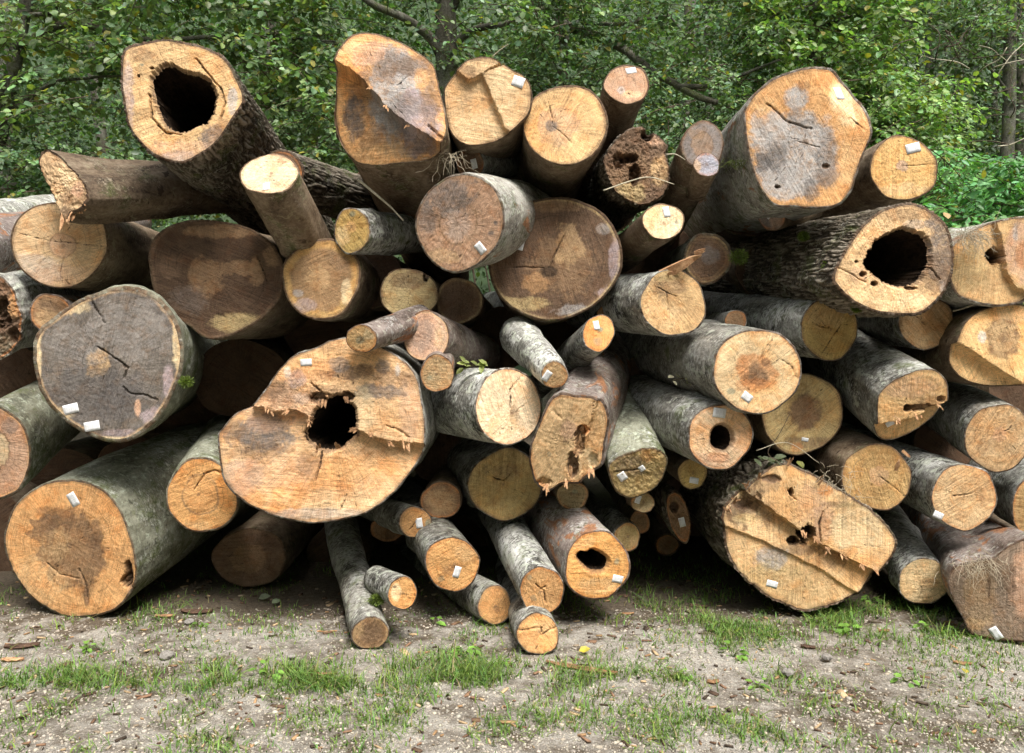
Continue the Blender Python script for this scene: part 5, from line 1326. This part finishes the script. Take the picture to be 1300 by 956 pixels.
for i_, (x_, y_, n_, s_, lb_) in enumerate([(590, 828, 9, .045, 'leafy weed left of the lowest log end in the bottom centre'), (340, 856, 6, .05, 'round-leaved weed at the front, below the giant slab'), (1105, 762, 10, .04, 'bright clump of weed under the split stump right edge'), (1080, 800, 9, .05, 'bright leafy weed on the grass strip in front of the split stump'),
        (1180, 800, 8, .045, 'leafy weed in front of the slim pale log end'), (1215, 805, 8, .04, 'leafy weed beside the broad brown butt'), (930, 828, 8, .045, 'leafy weed on the gravel left of the grass strip'), (865, 855, 5, .03, 'small weed at the front right of the bark strip'), (640, 840, 8, .03, 'small weed just left of the lowest log end'), (255, 795, 7, .03, 'small weed on the gravel right of the thick green-barked log'),
        (550, 792, 3, .05, 'single broad leaf weed in the shade under the orange tagged end'), (1150, 862, 6, .035, 'small weed at the front edge on the right'), (110, 822, 8, .035, 'small green weed on bare gravel at lower left'), (960, 868, 6, .035, 'small weed at the front below the split stump')]):
    weed(lb_, x_, y_, n_, s_, seed=i_ + 3)

def chip(name, label, px, py, ln, wd, ang, mat, cat, group=None, thick=.008, seed=1, curl=.1):
    rg = np.random.default_rng(seed)
    b = np.array(ground_at(px, py)); b[2] = float(ground_z(np.array([b[0]]), np.array([b[1]]))[0]) + thick * .6
    n = 9
    V = []
    ca, sa = math.cos(math.radians(ang)), math.sin(math.radians(ang))
    for t in np.linspace(-1, 1, n):
        w = wd * (1 - .75 * abs(t) ** 2.2) * rg.uniform(.8, 1.15)
        z = curl * ln * t * t * .3 + rg.normal(0, thick * .1)
        for s1, s2 in ((1, .4), (.4, 1), (-.4, .9), (-1, .35), (-.5, -.5), (.5, -.5)):
            x, y = t * ln * .5, s1 * w * .5
            V.append((x * ca - y * sa, x * sa + y * ca, z + s2 * thick * rg.uniform(.7, 1.2)))
    F = [list(range(6)), list(range((n - 1) * 6, n * 6))[::-1]]
    for j in range(n - 1):
        for k in range(6):
            F.append([j * 6 + k, j * 6 + 6 + k, j * 6 + 6 + (k + 1) % 6, j * 6 + (k + 1) % 6])
    o = mesh_obj(name, V, F, MAT[mat], smooth=False)
    o.location = b
    tag(o, label, cat, group)
g_ = 'chips of wood and bark on the ground'
chip('bark_strip', 'long reddish strip of bark lying on the gravel at bottom centre', 738, 846, .30, .035, -24, 'chip', 'bark strip', None, .010, 2, .05)
chip('wood_chip', 'orange wood chip on the gravel right of the thick green-barked log', 210, 781, .09, .03, 8, 'chip', 'wood chip', g_, .008, 3)
chip('wood_chip', 'pale orange wood chip at the lower left corner', 16, 836, .09, .035, 3, 'splinter', 'wood chip', g_, .008, 4)
chip('bark_piece', 'dark flat bark piece at the lower left corner', 28, 820, .14, .06, 10, 'barkchip', 'bark piece', g_, .010, 5)
chip('bark_piece', 'dark bark piece in front of the shaded end under the slab', 250, 776, .15, .06, 0, 'barkchip', 'bark piece', g_, .010, 6)
chip('bark_piece', 'brown bark piece on the gravel beneath the giant slab', 210, 832, .07, .04, -15, 'barkchip', 'bark piece', g_, .012, 7)
chip('wood_chip', 'forked orange chip at the front left of the forked log', 412, 853, .10, .018, 12, 'chip', 'wood chip', g_, .008, 8)
chip('bark_piece', 'reddish bark piece on the gravel in front of the split stump', 1026, 820, .06, .03, -15, 'barkchip', 'bark piece', g_, .010, 9)
chip('bark_piece', 'reddish bark piece on the gravel in front of the broad brown butt', 1222, 840, .07, .03, -18, 'chip', 'bark piece', g_, .008, 10)
chip('bark_piece', 'dark bark piece on the ground left below the split stump', 888, 768, .09, .03, -20, 'barkchip', 'bark piece', g_, .008, 11)
chip('wood_chip', 'pale chip on shaded soil under the low hollow end', 797, 777, .06, .025, 5, 'chip', 'wood chip', g_, .006, 12)
chip('wood_chip', 'thin pale splinter on the ground at the left of the forked log', 415, 801, .09, .008, 3, 'splinter', 'wood chip', g_, .004, 13)
chip('bark_piece', 'small brown bark piece by the left weed on bare gravel', 85, 842, .06, .03, 40, 'barkchip', 'bark piece', g_, .008, 14)
chip('bark_piece', 'small reddish bark piece at the front right of the split stump', 905, 862, .05, .03, 10, 'chip', 'bark piece', g_, .008, 15)
chip('bark_piece', 'reddish bark piece under the slim pale log end', 1122, 802, .05, .025, 0, 'chip', 'bark piece', g_, .008, 16)

def stone(label, px, py, s, seed):
    rg = np.random.default_rng(seed)
    import bmesh
    bm = bmesh.new(); bmesh.ops.create_icosphere(bm, subdivisions=3, radius=1)
    for v in bm.verts:
        q = np.array([v.co[:]])
        v.co = v.co * float(1 + .35 * fbm(q * 1.3 + seed, seed, 3)[0]); v.co.z *= .55
        v.co *= s
    me = bpy.data.meshes.new('stone'); bm.to_mesh(me); bm.free()
    me.materials.append(simple('stone_%d' % seed, (.16, .145, .13), (.38, .355, .32), 90))
    o = bpy.data.objects.new('stone', me); col.objects.link(o)
    b = ground_at(px, py); b.z = s * .15
    o.location = b; o.rotation_euler = (0, 0, seed)
    tag(o, label, 'stone', 'larger stones on the track')
stone('angular grey stone on the gravel right of the thick green-barked log', 240, 790, .022, 2)
stone('grey stone on the gravel in front of the split stump', 1001, 854, .025, 3)
stone('grey-brown stone on the gravel near the weed under the slab', 212, 833, .03, 4)
stone('small dark stone at the front left beside the round-leaved weed', 370, 834, .018, 5)
stone('flat stone in front of the split stump by the grass strip', 1050, 835, .022, 6)

def fallen_leaf(label, px, py, s, c, ang, d=None, rx=.2, cat='leaf'):
    p = np.array(ground_at(px, py)) if d is None else np.array(at(px, py, d))
    if d is None: p[2] = .008
    a = np.array([[math.cos(ang), math.sin(ang), rx]])
    V, F = leaf_arrays(np.zeros((1, 3)), a, np.array([[.1, -.5, 1.0]]), np.array([s]), .75)
    o = mesh_obj('fallen_leaf', V, F, MAT['leaf'], attrs={'col': ('FLOAT_COLOR', np.tile([*c, 1], (6, 1)))})
    o.location = p
    tag(o, label, cat, 'fallen leaves')
fallen_leaf('yellow leaf on the ground above the bark strip', 735, 829, .05, (.5, .42, .06), .2)
fallen_leaf('yellow leaf on the gravel in front of the broad brown butt', 1226, 857, .035, (.5, .40, .08), 1.2)
fallen_leaf('pale green leaf on the shaded soil at left, under the slab', 345, 768, .05, (.3, .36, .25), .8)
fallen_leaf('pale green leaf caught on the shaded soil left of the forked log', 328, 762, .06, (.24, .27, .19), .3)
fallen_leaf('green leaf hanging above the split stump', 1012, 585, .05, (.16, .17, .05), -1.2, 3.78, -.6)
fallen_leaf('curled tan leaf on top of the rough hollow log at right', 1204, 278, .05, (.5, .33, .17), 1.6, 3.72, 1.2)

# ------------------------------------------------------------------ stuff caught in the pile
def strands(name, label, centre, n, length, seed, mat, cat, spread=.05, down=.6, rad=.0012):
    rg = np.random.default_rng(seed)
    c = np.array(at(*centre))
    root = empty(name, loc=c)
    VV, FF = [], []
    for k in range(n):
        p = rg.normal(0, spread, 3) * np.array([1, .5, .5])
        dv = np.array([rg.normal(0, .8), -abs(rg.normal(.5, .4)), rg.normal(-down, .6)]); dv /= np.linalg.norm(dv)
        ln = length * rg.uniform(.4, 1.2)
        pts = [p]
        for j in range(4):
            dv = dv + rg.normal(0, .35, 3) + np.array([0, 0, -.12]); dv /= np.linalg.norm(dv)
            pts.append(pts[-1] + dv * ln / 4)
        v, f = tube_arrays(pts, np.linspace(rad, rad * .4, 5), 4, cap=False)
        FF.append(f + sum(len(x) for x in VV)); VV.append(v)
    s = mesh_obj('strands', np.concatenate(VV), np.concatenate(FF), MAT[mat], root)
    s['kind'] = 'stuff'
    tag(root, label, cat, 'dry grass caught in the pile')
strands('dry_grass', 'tuft of dry grass on top of the small-holed log end at right', (1232, 298, 3.70), 110, .12, 3, 'straw', 'dry grass', .035)
strands('dry_grass', 'tuft of dry roots and grass on the broad brown butt at lower right', (1243, 714, 3.56), 80, .11, 4, 'straw', 'dry grass', .045)
strands('dry_grass', 'wisps of dry grass along the top of the split stump', (1060, 612, 3.80), 40, .09, 5, 'straw', 'dry grass', .07, .2)
strands('dry_grass', 'wisps of bast hanging under the huge stepped cut', (566, 196, 3.80), 30, .14, 6, 'straw', 'dry grass', .03)
strands('dry_grass', 'mossy wisps on the knobby grey log beside the biggest log', (938, 205, 3.76), 40, .08, 7, 'moss', 'dry grass', .03)

def stem(label, pts, r, mat='palestem', name='stalk', cat='stalk'):
    P = curve_pts([np.array(at(*p)) for p in pts])
    base = P[0].copy()
    v, f = tube_arrays(P - base, np.linspace(r, r * .5, len(P)), 6)
    o = mesh_obj(name, v, fix_tris(f), MAT[mat])
    o.location = base
    tag(o, label, cat, 'loose stalks and twigs in the pile')
stem('pale curved stalk across the rotten crumbling end', [(766, 242, 3.84), (800, 230, 3.82), (825, 225, 3.82), (856, 234, 3.84)], .0035)
stem('short pale stalk beside the knobby grey log end', [(846, 196, 3.86), (858, 196, 3.85), (870, 203, 3.85)], .003)
stem('thin pale stalk rising from the pale notched log end', [(625, 72, 3.74), (634, 64, 3.72), (645, 56, 3.70)], .0025)
stem('long pale peeled stalk slanting in the gap under the huge stepped cut', [(455, 228, 3.95), (475, 245, 3.95), (495, 262, 3.98), (512, 280, 4.0)], .007)
stem('thin green twig hanging in front of the shaded ragged-heart end', [(995, 590, 3.8), (975, 575, 3.82), (990, 550, 3.84), (1003, 525, 3.86)], .0025, 'twig', 'twig', 'twig')
stem('thin straight twig across the lower rim of the ragged-heart end', [(960, 572, 3.8), (1000, 562, 3.78), (1040, 588, 3.75)], .002, 'palestem', 'twig', 'twig')
stem('dark broken branch lying behind the broad brown butt', [(1255, 655, 3.95), (1280, 668, 3.85), (1310, 685, 3.75)], .018, 'twig', 'branch', 'branch')
stem('pale stick under the angular notched log at right', [(1210, 395, 3.9), (1222, 392, 3.85), (1236, 387, 3.8)], .004, 'palestem')

def sprig(label, px, py, d, n, size, hue, seed):
    rg = np.random.default_rng(seed)
    b = np.array(at(px, py, d)); root = empty('leafy_sprig', loc=b)
    v, f = tube_arrays([np.array([-.05, 0, -.01]), np.zeros(3), np.array([.05, 0, .01])], [.003, .003, .002], 5)
    mesh_obj('stem', v, fix_tris(f), MAT['twig'], root)
    for k in range(n):
        p = np.array([rg.uniform(-.06, .06), rg.uniform(-.02, .02), rg.uniform(-.015, .015)])
        a = np.array([rg.normal(0, 1), -.5, rg.normal(.2, .6)])
        V, F = leaf_arrays(p[None], a[None], np.array([[rg.normal(0, .3), -.8, 1]]), np.array([size * rg.uniform(.6, 1.2)]), .6)
        c = np.array([*(np.array(hue) * rg.uniform(.7, 1.3)), 1])
        mesh_obj('leaf', V, F, MAT['leaf'], root, attrs={'col': ('FLOAT_COLOR', np.tile(c, (6, 1)))})
    tag(root, label, 'sprig', 'leafy sprigs in the pile')
sprig('wilted pale green sprig on the bright cracked-core log', 604, 464, 3.82, 12, .05, (.30, .34, .13), 2)
sprig('withered pale leaves on the bark left of the bright orange-cored end', 868, 480, 3.95, 10, .05, (.36, .34, .25), 3)
sprig('grey-green leaves on top of the split stump', 970, 585, 3.86, 9, .05, (.14, .17, .10), 4)

def moss_clump(label, px, py, d, s, seed):
    rg = np.random.default_rng(seed)
    n = 700
    b = np.array(at(px, py, d))
    u = rg.normal(0, 1, (n, 3)); u /= np.linalg.norm(u, axis=1)[:, None]
    P = u * s * np.array([1, .6, .75]) * rg.uniform(.3, 1, (n, 1))
    V, F = leaf_arrays(P, u + rg.normal(0, .5, (n, 3)), rg.normal(0, 1, (n, 3)), rg.uniform(.3, .5, n) * .035, .22)
    c = np.array([.13, .18, .035]) * rg.uniform(.5, 1.5, (n, 1))
    o = mesh_obj('moss_clump', V, F, MAT['leaf'], attrs={'col': ('FLOAT_COLOR', np.repeat(np.concatenate([c, np.ones((n, 1))], 1), 6, 0))})
    o.location = b
    tag(o, label, 'moss', 'moss cushions on the logs')
moss_clump('moss cushion beside the dim greyish end behind the splintered log', 938, 326, 4.0, .045, 1)
moss_clump('yellow-green moss on the left rim of the rough hollow log at right', 1056, 338, 3.70, .04, 2)
moss_clump('green moss on the forked log at the front', 478, 762, 3.60, .03, 3)
moss_clump('moss on the lower rim of the rough hollow log at right', 1088, 390, 3.68, .022, 4)
moss_clump('moss on the right side of the big grey two-tagged log', 236, 485, 3.80, .03, 5)

def litter(n):
    rg = np.random.default_rng(15)
    px = rg.uniform(-40, 1340, n); py = 735 + 215 * rg.random(n) ** 1.4
    d = FPX * CAMH / (py - PY)
    X = (px - PX) * d / FPX; Z = ground_z(X, d) + .004
    th = rg.uniform(0, 6.28, n); L = rg.gamma(2.5, .006, n) + .006; W = L * rg.uniform(.2, .6, n)
    a = np.stack([np.cos(th), np.sin(th), rg.normal(0, .18, n)], 1); b = np.stack([-np.sin(th), np.cos(th), rg.normal(0, .18, n)], 1)
    P = np.stack([X, d, Z], 1)
    up = np.array([0, 0, .003])
    cs = [P + a * L[:, None] * .5 * sx + b * W[:, None] * .5 * sy * rg.uniform(.4, 1, (n, 1)) for sx, sy in ((1, 1), (-1, 1), (-1, -1), (1, -1))]
    V = np.stack([c + up for c in cs] + [c - up for c in cs], 1).reshape(-1, 3)
    i = np.arange(n)[:, None] * 8
    F = np.concatenate([i + np.array([f]) for f in ([0, 1, 2, 3], [7, 6, 5, 4], [0, 4, 5, 1], [1, 5, 6, 2], [2, 6, 7, 3], [3, 7, 4, 0])])
    pal = np.array([(.12, .075, .05), (.22, .13, .08), (.40, .25, .13), (.07, .05, .035), (.30, .24, .17), (.50, .36, .21)])
    c = pal[rg.integers(0, 6, n)] * rg.uniform(.7, 1.2, (n, 1))
    k = NT('bark_litter'); m = k.finish(k.attr('col', 'Color'), .9)
    o = mesh_obj('bark_litter', V, F, m, smooth=False, attrs={'col': ('FLOAT_COLOR', np.repeat(np.concatenate([c, np.ones((n, 1))], 1), 8, 0))})
    tag(o, 'crumbs of bark and sawdust strewn over the track', kind='stuff')
litter(1100)
moss_clump('moss on top of the split stump', 985, 592, 3.88, .03, 6)
moss_clump('moss patch on the upper bark of the rough hollow log at right', 1020, 300, 3.92, .022, 7)
